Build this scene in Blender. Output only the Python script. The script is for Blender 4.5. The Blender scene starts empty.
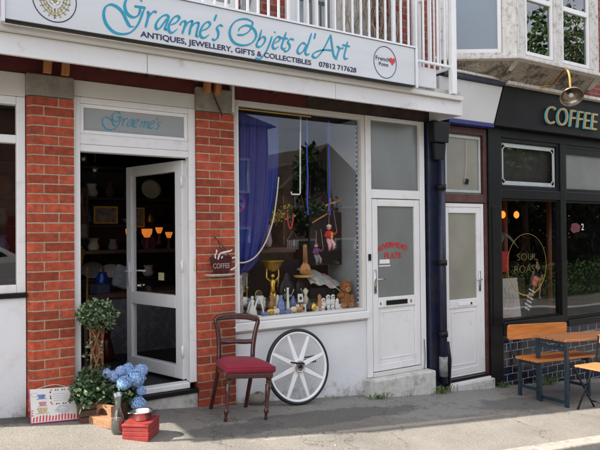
import bpy, bmesh, math, random
from mathutils import Vector, Matrix
random.seed(7)
R_=math.radians
SC=bpy.context.scene; COL=SC.collection
# ------------------------------------------------------------------ materials
def nt(name):
    m=bpy.data.materials.new(name); m.use_nodes=True; t=m.node_tree; t.nodes.clear()
    return m,t,t.nodes,t.links
def bsdf(N,L,**k):
    b=N.new('ShaderNodeBsdfPrincipled'); o=N.new('ShaderNodeOutputMaterial'); L.new(b.outputs[0],o.inputs[0])
    for a,v in k.items(): b.inputs[a.replace('_',' ')].default_value=v
    return b
def c4(c): return (c[0],c[1],c[2],1)
def noise(N,L,scale,detail=4,stretch=None,rough=.6,coord='Object'):
    tc=N.new('ShaderNodeTexCoord'); n=N.new('ShaderNodeTexNoise')
    n.inputs['Scale'].default_value=scale; n.inputs['Detail'].default_value=detail; n.inputs['Roughness'].default_value=rough
    if stretch:
        mp=N.new('ShaderNodeMapping'); mp.inputs['Scale'].default_value=stretch
        L.new(tc.outputs[coord],mp.inputs[0]); L.new(mp.outputs[0],n.inputs[0])
    else: L.new(tc.outputs[coord],n.inputs[0])
    return n
def ramp(N,L,src,stops):
    r=N.new('ShaderNodeValToRGB'); L.new(src,r.inputs[0])
    while len(r.color_ramp.elements)<len(stops): r.color_ramp.elements.new(.5)
    for e,(p,c) in zip(r.color_ramp.elements,stops): e.position=p; e.color=c4(c) if isinstance(c,(tuple,list)) else (c,c,c,1)
    return r
def mix(N,L,f,a,b):
    m=N.new('ShaderNodeMixRGB')
    if isinstance(f,float): m.inputs[0].default_value=f
    else: L.new(f,m.inputs[0])
    for i,v in ((1,a),(2,b)):
        if isinstance(v,tuple): m.inputs[i].default_value=c4(v)
        else: L.new(v,m.inputs[i])
    return m
def M(name,col,rough=.6,metal=0,var=.15,scale=8,bump=0,bscale=60,stretch=None,dirt=None,dscale=3,damt=(.5,.7),spec=.5,coat=0,island=0,fscale=None):
    m,t,N,L=nt(name); b=bsdf(N,L,Roughness=rough,Metallic=metal)
    b.inputs['Specular IOR Level'].default_value=spec; b.inputs['Coat Weight'].default_value=coat
    n=noise(N,L,scale,5,stretch)
    lo=tuple(max(0,c*(1-var)) for c in col); hi=tuple(min(1,c*(1+var)) for c in col)
    r=ramp(N,L,n.outputs[0],[(.3,lo),(.7,hi)]); out=r.outputs[0]
    if island:
        g=N.new('ShaderNodeNewGeometry'); r2=ramp(N,L,g.outputs['Random Per Island'],[(0,1-island),(1,1+island)])
        mm=N.new('ShaderNodeMixRGB'); mm.blend_type='MULTIPLY'; mm.inputs[0].default_value=1
        L.new(out,mm.inputs[1]); L.new(r2.outputs[0],mm.inputs[2]); out=mm.outputs[0]
    if fscale:
        n3=noise(N,L,fscale,3); r3=ramp(N,L,n3.outputs[0],[(.35,.72),(.65,1.2)])
        mm=N.new('ShaderNodeMixRGB'); mm.blend_type='MULTIPLY'; mm.inputs[0].default_value=1
        L.new(out,mm.inputs[1]); L.new(r3.outputs[0],mm.inputs[2]); out=mm.outputs[0]
    if dirt:
        n2=noise(N,L,dscale,8,None,.7); r2=ramp(N,L,n2.outputs[0],[(damt[0],0.),(damt[1],1.)])
        out=mix(N,L,r2.outputs[0],out,dirt).outputs[0]
    L.new(out,b.inputs['Base Color'])
    if bump:
        nb=noise(N,L,bscale,6,stretch); bp=N.new('ShaderNodeBump'); bp.inputs['Strength'].default_value=bump; bp.inputs['Distance'].default_value=.01
        L.new(nb.outputs[0],bp.inputs['Height']); L.new(bp.outputs[0],b.inputs['Normal'])
    return m
def M_emit(name,col,strength):
    m,t,N,L=nt(name); b=bsdf(N,L,Roughness=.5); b.inputs['Base Color'].default_value=c4(col)
    b.inputs['Emission Color'].default_value=c4(col); b.inputs['Emission Strength'].default_value=strength
    return m
def M_glass(name,f0=.09,tint=(1,1,1),rough=0.0):
    m,t,N,L=nt(name); o=N.new('ShaderNodeOutputMaterial'); mx=N.new('ShaderNodeMixShader')
    tr=N.new('ShaderNodeBsdfTransparent'); tr.inputs[0].default_value=c4(tint)
    gl=N.new('ShaderNodeBsdfGlossy'); gl.inputs['Roughness'].default_value=rough
    g=N.new('ShaderNodeNewGeometry'); d=N.new('ShaderNodeVectorMath'); d.operation='DOT_PRODUCT'
    L.new(g.outputs['Normal'],d.inputs[0]); L.new(g.outputs['Incoming'],d.inputs[1])
    a=N.new('ShaderNodeMath'); a.operation='ABSOLUTE'; L.new(d.outputs['Value'],a.inputs[0])
    s=N.new('ShaderNodeMath'); s.operation='SUBTRACT'; s.inputs[0].default_value=1; L.new(a.outputs[0],s.inputs[1])
    p=N.new('ShaderNodeMath'); p.operation='POWER'; L.new(s.outputs[0],p.inputs[0]); p.inputs[1].default_value=5
    q=N.new('ShaderNodeMath'); q.operation='MULTIPLY_ADD'; L.new(p.outputs[0],q.inputs[0]); q.inputs[1].default_value=1-f0; q.inputs[2].default_value=f0
    L.new(q.outputs[0],mx.inputs[0]); L.new(tr.outputs[0],mx.inputs[1]); L.new(gl.outputs[0],mx.inputs[2]); L.new(mx.outputs[0],o.inputs[0])
    # slow waviness of old float glass
    n=noise(N,L,1.1,1); bp=N.new('ShaderNodeBump'); bp.inputs['Strength'].default_value=.05; bp.inputs['Distance'].default_value=.05
    L.new(n.outputs[0],bp.inputs['Height']); L.new(bp.outputs[0],gl.inputs['Normal'])
    return m
def M_brick(name,c1,c2,mortar,bw=.225,bh=.075,mo=.01,bump=.5):
    m,t,N,L=nt(name); b=bsdf(N,L,Roughness=.85)
    tc=N.new('ShaderNodeTexCoord'); sp=N.new('ShaderNodeSeparateXYZ'); L.new(tc.outputs['Object'],sp.inputs[0])
    ad=N.new('ShaderNodeMath'); L.new(sp.outputs[0],ad.inputs[0]); L.new(sp.outputs[1],ad.inputs[1])
    cb=N.new('ShaderNodeCombineXYZ'); L.new(ad.outputs[0],cb.inputs[0]); L.new(sp.outputs[2],cb.inputs[1])
    br=N.new('ShaderNodeTexBrick'); L.new(cb.outputs[0],br.inputs[0]); br.inputs['Scale'].default_value=1
    br.inputs['Color1'].default_value=c4(c1); br.inputs['Color2'].default_value=c4(c2); br.inputs['Mortar'].default_value=c4(mortar)
    br.inputs['Brick Width'].default_value=bw; br.inputs['Row Height'].default_value=bh; br.inputs['Mortar Size'].default_value=mo
    n=noise(N,L,9,6); r=ramp(N,L,n.outputs[0],[(.25,.7),(.75,1.25)])
    mm=N.new('ShaderNodeMixRGB'); mm.blend_type='MULTIPLY'; mm.inputs[0].default_value=1
    L.new(br.outputs[0],mm.inputs[1]); L.new(r.outputs[0],mm.inputs[2]); L.new(mm.outputs[0],b.inputs['Base Color'])
    bp=N.new('ShaderNodeBump'); bp.inputs['Strength'].default_value=bump; bp.inputs['Distance'].default_value=.008; bp.invert=True
    L.new(br.outputs['Fac'],bp.inputs['Height']); L.new(bp.outputs[0],b.inputs['Normal'])
    return m
def M_leaf(name,col,island=.45):
    m,t,N,L=nt(name); b=bsdf(N,L,Roughness=.45)
    g=N.new('ShaderNodeNewGeometry'); lo=tuple(c*(1-island) for c in col); hi=tuple(min(1,c*(1+island*1.6)) for c in col)
    r=ramp(N,L,g.outputs['Random Per Island'],[(0,lo),(1,hi)]); L.new(r.outputs[0],b.inputs['Base Color'])
    b.inputs['Transmission Weight'].default_value=0; b.inputs['Subsurface Weight'].default_value=0
    return m
def M_asphalt(name,base,light,sp=.5,patch=(.3,.3,.3),bump=.35,cracks=False):
    m,t,N,L=nt(name); b=bsdf(N,L,Roughness=.9); b.inputs['Specular IOR Level'].default_value=.25
    v=noise(N,L,150,2,None,.5); r=ramp(N,L,v.outputs[0],[(.34,base),(.5,tuple((x+y)/2 for x,y in zip(base,light))),(.68,light)])
    n2=noise(N,L,1.1,7,None,.65); r2=ramp(N,L,n2.outputs[0],[(.35,.78),(.65,1.12)])
    mm=N.new('ShaderNodeMixRGB'); mm.blend_type='MULTIPLY'; mm.inputs[0].default_value=1
    L.new(r.outputs[0],mm.inputs[1]); L.new(r2.outputs[0],mm.inputs[2]); out=mm.outputs[0]
    n3=noise(N,L,34,8,None,.75); r3=ramp(N,L,n3.outputs[0],[(.64,0.),(.71,1.)])
    out=mix(N,L,r3.outputs[0],out,patch).outputs[0]
    if cracks:
        vo=N.new('ShaderNodeTexVoronoi'); vo.feature='DISTANCE_TO_EDGE'; vo.inputs['Scale'].default_value=1.3
        nn=noise(N,L,4,5); tc=N.new('ShaderNodeTexCoord'); ma=N.new('ShaderNodeVectorMath'); ma.operation='MULTIPLY_ADD'
        L.new(nn.outputs[1],ma.inputs[0]); ma.inputs[1].default_value=(.5,.5,.5); L.new(tc.outputs['Object'],ma.inputs[2]); L.new(ma.outputs[0],vo.inputs[0])
        rc=ramp(N,L,vo.outputs['Distance'],[(.0,1.),(.012,0.)]); out=mix(N,L,rc.outputs[0],out,tuple(c*.35 for c in base)).outputs[0]
    L.new(out,b.inputs['Base Color'])
    nb=noise(N,L,120,3); n4=noise(N,L,9,5); ad=N.new('ShaderNodeMath'); ad.operation='MULTIPLY_ADD'; L.new(n4.outputs[0],ad.inputs[0]); ad.inputs[1].default_value=.9; L.new(nb.outputs[0],ad.inputs[2])
    bp=N.new('ShaderNodeBump'); bp.inputs['Strength'].default_value=bump; bp.inputs['Distance'].default_value=.006
    L.new(ad.outputs[0],bp.inputs['Height']); L.new(bp.outputs[0],b.inputs['Normal'])
    return m
m_upvc=M('white_upvc',(.74,.74,.74),.38,var=.04,scale=2,dirt=(.42,.39,.34),dscale=7,damt=(.56,.95))
m_render=M('white_render',(.68,.69,.71),.85,var=.06,scale=1.5,bump=.35,bscale=45,dirt=(.40,.38,.35),dscale=2.3,damt=(.56,.92))
def splash(m,z0,z1,col):      # mud splashes and moss near the foot of the wall
    t=m.node_tree; N=t.nodes; L=t.links; b=N['Principled BSDF']; src=b.inputs['Base Color'].links[0].from_socket
    tc=N.new('ShaderNodeTexCoord'); sp=N.new('ShaderNodeSeparateXYZ'); L.new(tc.outputs['Object'],sp.inputs[0])
    ad=N.new('ShaderNodeMath'); ad.operation='MULTIPLY_ADD'; L.new(sp.outputs[0],ad.inputs[0]); ad.inputs[1].default_value=.1; L.new(sp.outputs[2],ad.inputs[2])
    mr=N.new('ShaderNodeMapRange'); L.new(ad.outputs[0],mr.inputs[0]); mr.inputs[1].default_value=z0; mr.inputs[2].default_value=z1; mr.inputs[3].default_value=.34; mr.inputs[4].default_value=-.05
    n=noise(N,L,11,8,None,.7); a2=N.new('ShaderNodeMath'); L.new(n.outputs[0],a2.inputs[0]); L.new(mr.outputs[0],a2.inputs[1])
    r=ramp(N,L,a2.outputs[0],[(.72,0.),(.92,.8)]); L.new(mix(N,L,r.outputs[0],src,col).outputs[0],b.inputs['Base Color'])
splash(m_render,-.10,.28,(.27,.25,.21))
m_fascia=M('painted_fascia',(.70,.70,.71),.5,var=.05,scale=2,bump=.12,bscale=12,dirt=(.36,.33,.29),dscale=7,damt=(.57,.85))
m_creamboard=M('cream_board',(.62,.61,.58),.6,var=.05,scale=3,dirt=(.36,.33,.30),dscale=8,damt=(.6,.9))
m_brick_u=M('pier_brick',(.355,.067,.034),.88,var=.30,scale=22,bump=.7,bscale=80,island=.32,dirt=(.15,.06,.045),dscale=9,damt=(.52,.76),spec=.3)
m_mortar=M('mortar',(.43,.36,.25),.95,var=.2,scale=40,bump=.6,bscale=150)
m_concrete=M('old_concrete',(.24,.22,.185),.92,var=.3,scale=14,bump=.6,bscale=60,dirt=(.10,.09,.08),dscale=7,damt=(.5,.75))
m_step=M('step_concrete',(.52,.51,.48),.9,var=.18,scale=12,bump=.5,bscale=50,dirt=(.27,.25,.22),dscale=9,damt=(.5,.72))
m_beam=M('dark_red_beam',(.10,.014,.014),.6,var=.3,scale=9)
m_timber=M('orange_timber',(.42,.17,.06),.6,var=.3,scale=6,stretch=(8,8,1))
m_darkwood=M('dark_wood_soffit',(.045,.028,.022),.8,var=.4,scale=7)
m_signface=M('brushed_sign_panel',(.56,.57,.58),.38,metal=.25,var=.05,scale=1.2,stretch=(1,1,6),spec=.6)
m_signtrim=M('sign_trim',(.62,.63,.65),.35,metal=.5,var=.05)
m_teal=M('teal_vinyl',(.004,.27,.42),.4,var=.05)
m_navy=M('navy_vinyl',(.012,.016,.075),.4,var=.05)
m_redvinyl=M('red_vinyl',(.55,.02,.03),.4,var=.05)
m_gold=M('gold_paint',(.42,.28,.07),.4,metal=.5,var=.2,scale=30)
m_lion=M('lion_gold_line',(.36,.30,.12),.5,var=.3,scale=30)
m_white=M('white_gloss',(.78,.78,.78),.35,var=.05)
m_paintrail=M('white_railing_paint',(.78,.79,.80),.4,var=.05,scale=8,dirt=(.32,.22,.15),dscale=14,damt=(.66,.8))
m_black=M('black_paint',(.008,.008,.009),.35,spec=.25,var=.3,scale=12)
m_blackmatt=M('black_matt',(.008,.008,.009),.8,spec=.2,var=.3,scale=12)
m_coffeeblack=M('coffee_black_board',(.008,.007,.007),.5,spec=.18,var=.35,scale=3,bump=.15,bscale=10)
m_navypaint=M('navy_pilaster_paint',(.008,.012,.038),.4,var=.4,scale=10,bump=.4,bscale=25,dirt=(.02,.02,.03),dscale=8,damt=(.5,.6))
m_bluestrip=M('blue_strip',(.02,.025,.16),.4,var=.2)
m_brownpeel=M('peeling_brown_paint',(.075,.026,.022),.5,var=.4,scale=12,bump=.6,bscale=40,dirt=(.30,.25,.22),dscale=22,damt=(.62,.7))
m_whitepeel=M('peeling_white_paint',(.62,.60,.56),.75,var=.15,scale=10,bump=.7,bscale=40,stretch=(3,3,.6),dirt=(.26,.23,.20),dscale=14,damt=(.52,.70))
m_pebble=M('pebbledash',(.33,.29,.235),.95,var=.55,scale=60,bump=1.0,bscale=80,dirt=(.07,.06,.05),dscale=3.5,damt=(.5,.62))
m_glass=M_glass('window_glass',.072); m_glassd=M_glass('door_glass',.07); m_glassc=M_glass('coffee_glass',.08,(.85,.87,.86)); m_glass_up=M_glass('upstairs_glass',.16,(.6,.63,.63))
m_frost=M('frosted_glass_grey',(.17,.185,.175),.22,var=.12,scale=2.5,spec=.7,stretch=(1,1,.5))
m_frost2=M('frosted_glass_olive',(.26,.25,.21),.25,var=.15,scale=2,spec=.7)
m_frost3=M('frosted_glass_transom',(.30,.32,.33),.25,var=.05,scale=2,spec=.6)
m_etch=M('etched_border',(.42,.46,.45),.4,var=.1)
m_goldl=M('faded_gold_lettering',(.20,.14,.04),.5,metal=.3,var=.3,scale=30)
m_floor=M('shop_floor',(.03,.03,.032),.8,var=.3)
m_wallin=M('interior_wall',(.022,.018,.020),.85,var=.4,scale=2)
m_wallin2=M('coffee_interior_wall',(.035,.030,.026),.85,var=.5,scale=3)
m_ubrick=M_brick('red_brick_wall',(.30,.045,.028),(.22,.03,.02),(.20,.15,.11))
m_obrick=M_brick('opposite_brick',(.30,.11,.07),(.24,.09,.055),(.3,.25,.2))
m_tile=M('navy_glazed_tile',(.006,.008,.024),.12,var=.3,scale=5,island=.4,spec=.6)
m_grout=M('tile_grout',(.48,.48,.50),.9,var=.2)
m_slate=M('roof_slate',(.06,.055,.055),.7,var=.3,scale=20,bump=.4,bscale=30)
m_pave=M_asphalt('pavement_asphalt',(.112,.104,.092),(.265,.247,.22),patch=(.30,.278,.245))
m_paveconc=M_asphalt('repaired_concrete',(.16,.155,.145),(.30,.29,.275),patch=(.34,.33,.31),cracks=True)
m_pavedark=M_asphalt('dark_tarmac_patch',(.075,.070,.064),(.17,.16,.148),patch=(.22,.20,.185))
m_road=M_asphalt('road_asphalt',(.07,.067,.063),(.17,.165,.155),patch=(.20,.19,.18))
def blob(m,cx,cy,rx,ry,ang,col,amt=.8,soft=.10):      # a repair, stain or painted tone with its own ragged outline in the tarmac
    t=m.node_tree; N=t.nodes; L=t.links; b=N['Principled BSDF']; src=b.inputs['Base Color'].links[0].from_socket
    tc=N.new('ShaderNodeTexCoord'); mp=N.new('ShaderNodeMapping'); mp.vector_type='TEXTURE'; mp.inputs['Location'].default_value=(cx,cy,0); mp.inputs['Rotation'].default_value=(0,0,ang); mp.inputs['Scale'].default_value=(rx,ry,1e6)
    L.new(tc.outputs['Object'],mp.inputs[0]); ln=N.new('ShaderNodeVectorMath'); ln.operation='LENGTH'; L.new(mp.outputs[0],ln.inputs[0])
    n=noise(N,L,3.2,7,None,.62); a=N.new('ShaderNodeMath'); a.operation='MULTIPLY_ADD'; L.new(n.outputs[0],a.inputs[0]); a.inputs[1].default_value=1.5; L.new(ln.outputs['Value'],a.inputs[2])
    r=ramp(N,L,a.outputs[0],[(0,0.),(1,1.)]); mr=N.new('ShaderNodeMapRange'); L.new(a.outputs[0],mr.inputs[0]); mr.inputs[1].default_value=1.7; mr.inputs[2].default_value=1.7-soft; mr.inputs[3].default_value=0; mr.inputs[4].default_value=amt
    N.remove(r)
    f=noise(N,L,150,2,None,.5); mm=N.new('ShaderNodeMixRGB'); mm.blend_type='MULTIPLY'; mm.inputs[0].default_value=.8; mm.inputs[1].default_value=c4(col); rr=ramp(N,L,f.outputs[0],[(.35,.6),(.65,1.45)]); L.new(rr.outputs[0],mm.inputs[2])
    L.new(mix(N,L,mr.outputs[0],src,mm.outputs[0]).outputs[0],b.inputs['Base Color'])
blob(m_pave,4.3,-.35,1.5,.62,-.03,(.215,.21,.198),.85,.06)
blob(m_pave,3.0,-.62,1.15,.22,.06,(.095,.091,.084),.78,.14)
blob(m_pave,2.0,-.75,.5,.16,0,(.095,.091,.086),.75,.15)
blob(m_pave,0.2,-.05,1.6,.22,0,(.07,.068,.064),.8,.12)
blob(m_pave,2.9,-.06,1.1,.13,0,(.20,.19,.17),.8,.15)
blob(m_pave,5.6,-.75,.9,.28,.0,(.09,.087,.083),.7,.2)
blob(m_pave,6.8,-.5,1.2,.5,.0,(.085,.082,.078),.7,.3)
blob(m_pave,3.6,-1.02,1.6,.045,.0,(.33,.30,.25),.75,.4)  # lit sliver along the shadow edge, painted as a pale dusty line
def gum_and_cracks(m):
    t=m.node_tree; N=t.nodes; L=t.links; b=N['Principled BSDF']; src=b.inputs['Base Color'].links[0].from_socket
    tc=N.new('ShaderNodeTexCoord'); v=N.new('ShaderNodeTexVoronoi'); v.inputs['Scale'].default_value=3.1; L.new(tc.outputs['Object'],v.inputs[0])
    r=ramp(N,L,v.outputs['Distance'],[(.038,1.),(.046,0.)]); o=mix(N,L,r.outputs[0],src,(.085,.08,.075)).outputs[0]
    v2=N.new('ShaderNodeTexVoronoi'); v2.inputs['Scale'].default_value=7.3; L.new(tc.outputs['Object'],v2.inputs[0]); r2=ramp(N,L,v2.outputs['Distance'],[(.030,1.),(.045,0.)]); o=mix(N,L,r2.outputs[0],o,(.34,.32,.29)).outputs[0]
    nn=noise(N,L,3,6); ma=N.new('ShaderNodeVectorMath'); ma.operation='MULTIPLY_ADD'; L.new(nn.outputs[1],ma.inputs[0]); ma.inputs[1].default_value=(.7,.7,.7); L.new(tc.outputs['Object'],ma.inputs[2])
    v3=N.new('ShaderNodeTexVoronoi'); v3.feature='DISTANCE_TO_EDGE'; v3.inputs['Scale'].default_value=.75; L.new(ma.outputs[0],v3.inputs[0]); r3=ramp(N,L,v3.outputs['Distance'],[(.0,.85),(.006,0.)]); o=mix(N,L,r3.outputs[0],o,(.045,.042,.038)).outputs[0]
    L.new(o,b.inputs['Base Color'])
gum_and_cracks(m_pave)
m_kerb=M('kerb_stone',(.30,.275,.24),.9,var=.2,scale=20,bump=.5,bscale=60,dirt=(.16,.145,.12),dscale=8)
m_yellow=M('yellow_road_paint',(.50,.37,.08),.8,var=.2,scale=30,dirt=(.2,.18,.15),dscale=25,damt=(.5,.6))
m_mahog=M('mahogany',(.050,.010,.008),.24,var=.45,scale=8,stretch=(4,4,1),coat=.5)
m_velvet=M('crimson_velvet',(.21,.006,.024),.85,var=.18,scale=9,bump=.3,bscale=70)
m_velvet.node_tree.nodes['Principled BSDF'].inputs['Sheen Weight'].default_value=.06
m_rubber=M('black_rubber',(.014,.014,.015),.6,var=.2)
m_chrome=M('chrome',(.6,.6,.6),.15,metal=1,var=.05)
m_steel=M('pan_steel',(.55,.55,.54),.22,metal=1,var=.1,scale=20)
m_redwood=M('red_painted_wood',(.24,.020,.018),.55,var=.25,scale=9,bump=.2,dirt=(.20,.04,.03),dscale=20)
m_palewood=M('pale_wood',(.27,.14,.075),.6,var=.25,scale=5,stretch=(8,1,8))
m_brownwood=M('brown_planter_wood',(.09,.045,.028),.75,var=.3,scale=8)
m_rattan=M('rattan',(.20,.075,.025),.6,var=.4,scale=20)
m_leafd=M_leaf('dark_leaf',(.035,.075,.028)); m_leafv=M_leaf('variegated_leaf',(.16,.20,.10),.5); m_leafw=M_leaf('weed_leaf',(.075,.12,.03),.6); m_leaft=M_leaf('tree_leaf',(.04,.085,.02),.5)
m_hyd=M_leaf('hydrangea_blue',(.27,.44,.76),.35); m_hydp=M_leaf('hydrangea_lilac',(.32,.44,.74),.3)
m_pine=M('varnished_pine',(.58,.19,.035),.35,var=.28,scale=3.5,stretch=(1,10,10),coat=.25)
m_tablewood=M('weathered_table_wood',(.40,.16,.06),.5,var=.35,scale=4,stretch=(1,12,12))
m_tealsteel=M('dark_teal_steel',(.012,.030,.045),.45,var=.3)
m_curtain=M('blue_curtain',(.003,.020,.19),.6,var=.3,scale=3,stretch=(6,6,.5))
m_rope=M('white_cord',(.62,.60,.52),.7,var=.1)
m_goldmetal=M('gold_metal',(.62,.40,.06),.3,metal=.8,var=.2,scale=20)
m_brown=M('brown_fur',(.26,.10,.03),.95,var=.4,scale=40,bump=.8,bscale=80)
m_woodmid=M('honey_wood',(.38,.17,.05),.4,var=.3,scale=6,stretch=(5,5,1))
m_red=M('red_cloth',(.50,.012,.02),.7,var=.2); m_pinkwhite=M('pink_white_cloth',(.62,.36,.38),.8,var=.3,scale=60)
m_skin=M('skin',(.52,.30,.20),.6,var=.1); m_purple=M('purple_cloth',(.13,.04,.14),.8,var=.4,scale=20)
m_grey=M('grey_cloth',(.22,.22,.23),.8,var=.3); m_yellowfl=M_leaf('yellow_petal',(.48,.38,.04),.3)
m_porc=M('porcelain',(.62,.62,.58),.2,var=.12,scale=30); m_bluep=M('blue_porcelain',(.10,.16,.36),.25,var=.4,scale=40)
m_blue=M('blue_plastic',(.012,.06,.42),.4,var=.1); m_cyan=M('cyan_edge',(.10,.52,.60),.4,var=.05)
m_cream=M('cream_paint',(.60,.55,.42),.5,var=.1); m_cupred=M('dark_cup_enamel',(.055,.008,.010),.3,var=.5,scale=20)
def M_floral():
    m,t,N,L=nt('floral_cloth'); b=bsdf(N,L,Roughness=.8)
    tc=N.new('ShaderNodeTexCoord'); v=N.new('ShaderNodeTexVoronoi'); v.inputs['Scale'].default_value=26; L.new(tc.outputs['Object'],v.inputs[0])
    r=ramp(N,L,v.outputs['Color'],[(0,(.10,.22,.20)),(.3,(.40,.42,.38)),(.5,(.22,.33,.30)),(.72,(.45,.15,.14)),(.85,(.50,.48,.42))])
    L.new(r.outputs[0],b.inputs['Base Color']); return m
m_floral=M_floral()
def M_damask():
    m,t,N,L=nt('damask_wallpaper'); b=bsdf(N,L,Roughness=.7)
    w=noise(N,L,7,2,(1,1,.7)); r=ramp(N,L,w.outputs[0],[(.46,(.13,.13,.145)),(.5,(.21,.21,.225)),(.56,(.13,.13,.145))])
    L.new(r.outputs[0],b.inputs['Base Color']); return m
m_damask=M_damask()
# ------------------------------------------------------------------ ground height
def zg(x,y=0):
    x=max(-9,min(24,x)); return .2-.108*x+.0014*x*x+.02*max(-1.9,min(y,0))
# ------------------------------------------------------------------ geometry helpers
class MB:
    def __init__(s): s.v=[]; s.f=[]; s.sm=False
    def add(s,vs,fs):
        k=len(s.v); s.v+= [Vector(v) for v in vs]; s.f+=[[i+k for i in f] for f in fs]; return s
    def box(s,x0,x1,y0,y1,z0,z1):
        return s.add([(x0,y0,z0),(x1,y0,z0),(x1,y1,z0),(x0,y1,z0),(x0,y0,z1),(x1,y0,z1),(x1,y1,z1),(x0,y1,z1)],
              [(3,2,1,0),(4,5,6,7),(0,1,5,4),(1,2,6,5),(2,3,7,6),(3,0,4,7)])
    def boxr(s,c,sz,rz=0,rx=0,ry=0):
        h=[q/2 for q in sz]; m=Matrix.Translation(c)@Matrix.Rotation(rz,4,'Z')@Matrix.Rotation(ry,4,'Y')@Matrix.Rotation(rx,4,'X')
        t=MB().box(-h[0],h[0],-h[1],h[1],-h[2],h[2]); return s.add([m@v for v in t.v],t.f)
    def prism(s,poly,y0,y1):            # polygon in XZ extruded along Y
        n=len(poly); vs=[(x,y0,z) for x,z in poly]+[(x,y1,z) for x,z in poly]
        return s.add(vs,[list(range(n)),list(range(2*n-1,n-1,-1))]+[(i,i+n,(i+1)%n+n,(i+1)%n) for i in range(n)])
    def prismz(s,poly,z0,z1):           # polygon in XY extruded along Z
        n=len(poly); vs=[(x,y,z0) for x,y in poly]+[(x,y,z1) for x,y in poly]
        return s.add(vs,[list(range(n-1,-1,-1)),list(range(n,2*n))]+[(i,(i+1)%n,(i+1)%n+n,i+n) for i in range(n)])
    def tube(s,pts,r,seg=8,cap=True,closed=False):
        P=[Vector(p) for p in pts]; n=len(P); rr=r if isinstance(r,(list,tuple)) else [r]*n
        k=len(s.v); up=None
        for i,p in enumerate(P):
            a=P[(i-1)%n] if (i>0 or closed) else P[i]; b=P[(i+1)%n] if (i<n-1 or closed) else P[i]
            d=(b-a); d=d.normalized() if d.length>1e-9 else Vector((0,0,1))
            if up is None: up=Vector((0,0,1)) if abs(d.z)<.9 else Vector((1,0,0))
            u=d.cross(up); u=u.normalized() if u.length>1e-6 else d.orthogonal().normalized()
            w=u.cross(d); up=w
            for j in range(seg):
                t=2*math.pi*j/seg; s.v.append(p+(u*math.cos(t)+w*math.sin(t))*rr[i])
        for i in range(n if closed else n-1):
            for j in range(seg):
                a=k+i*seg+j; b=k+i*seg+(j+1)%seg; i2=(i+1)%n
                s.f.append([a,b,k+i2*seg+(j+1)%seg,k+i2*seg+j])
        if cap and not closed:
            s.f.append([k+j for j in range(seg-1,-1,-1)]); s.f.append([k+(n-1)*seg+j for j in range(seg)])
        return s
    def lathe(s,c,prof,seg=20,sx=1,sy=1,a0=0,a1=2*math.pi):   # prof = [(r,z)]
        k=len(s.v); n=len(prof); full=abs(a1-a0-2*math.pi)<1e-6; m=seg if full else seg+1
        for r,z in prof:
            for j in range(m):
                t=a0+(a1-a0)*j/seg; s.v.append(Vector((c[0]+r*math.cos(t)*sx,c[1]+r*math.sin(t)*sy,c[2]+z)))
        for i in range(n-1):
            for j in range(seg):
                j2=(j+1)%m; s.f.append([k+i*m+j,k+i*m+j2,k+(i+1)*m+j2,k+(i+1)*m+j])
        if full:
            if prof[0][0]>1e-4: s.f.append([k+j for j in range(m-1,-1,-1)])
            if prof[-1][0]>1e-4: s.f.append([k+(n-1)*m+j for j in range(m)])
        return s
    def ball(s,c,r,seg=14,rings=9,sq=(1,1,1)):
        k=len(s.v)
        for i in range(rings+1):
            a=math.pi*i/rings
            for j in range(seg):
                t=2*math.pi*j/seg; s.v.append(Vector((c[0]+r*sq[0]*math.sin(a)*math.cos(t),c[1]+r*sq[1]*math.sin(a)*math.sin(t),c[2]-r*sq[2]*math.cos(a))))
        for i in range(rings):
            for j in range(seg):
                s.f.append([k+i*seg+j,k+i*seg+(j+1)%seg,k+(i+1)*seg+(j+1)%seg,k+(i+1)*seg+j])
        return s
    def ringxz(s,c,R,r,seg=40,sec=8,sx=1):      # torus whose axis is Y
        return s.tube([(c[0]+R*sx*math.cos(2*math.pi*i/seg),c[1],c[2]+R*math.sin(2*math.pi*i/seg)) for i in range(seg)],r,sec,closed=True)
    def leaf(s,c,size,rnd=random,elong=1.6):
        d=Vector((rnd.gauss(0,1),rnd.gauss(0,1),rnd.gauss(0,1))).normalized(); e=d.orthogonal().normalized()
        e=Matrix.Rotation(rnd.random()*6.28,3,d)@e; f=d.cross(e); c=Vector(c); l=size*elong; w=size*.5
        return s.add([c,c+e*l*.45+f*w+d*size*.12,c+e*l,c+e*l*.45-f*w+d*size*.12],[(0,1,2,3)])
    def ribbon(s,pts,y,thin,thick,ang=.7,th=.002):   # calligraphic pen stroke in the XZ plane
        C=crom(pts,7); n=len(C); L=[];Rr=[]
        for i,(x,z) in enumerate(C):
            a=C[max(0,i-1)]; b=C[min(n-1,i+1)]; dx=b[0]-a[0]; dz=b[1]-a[1]; l=math.hypot(dx,dz) or 1; dx/=l; dz/=l
            t=math.atan2(dz,dx); w=(thin+(thick-thin)*abs(math.sin(t-ang))**1.3)/2
            e=min(i,n-1-i)/max(1,n-1); w*=min(1,.35+e*7)
            L.append((x-dz*w,z+dx*w)); Rr.append((x+dz*w,z-dx*w))
        k=len(s.v)
        for (a,b) in zip(L,Rr):
            s.v+= [Vector((a[0],y,a[1])),Vector((b[0],y,b[1])),Vector((a[0],y+th,a[1])),Vector((b[0],y+th,b[1]))]
        for i in range(n-1):
            a=k+4*i; b=a+4
            s.f+=[[a,a+1,b+1,b],[a+2,b+2,b+3,a+3],[a,b,b+2,a+2],[a+1,a+3,b+3,b+1]]
        return s
    def xf(s,m): s.v=[m@v for v in s.v]; return s
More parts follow.
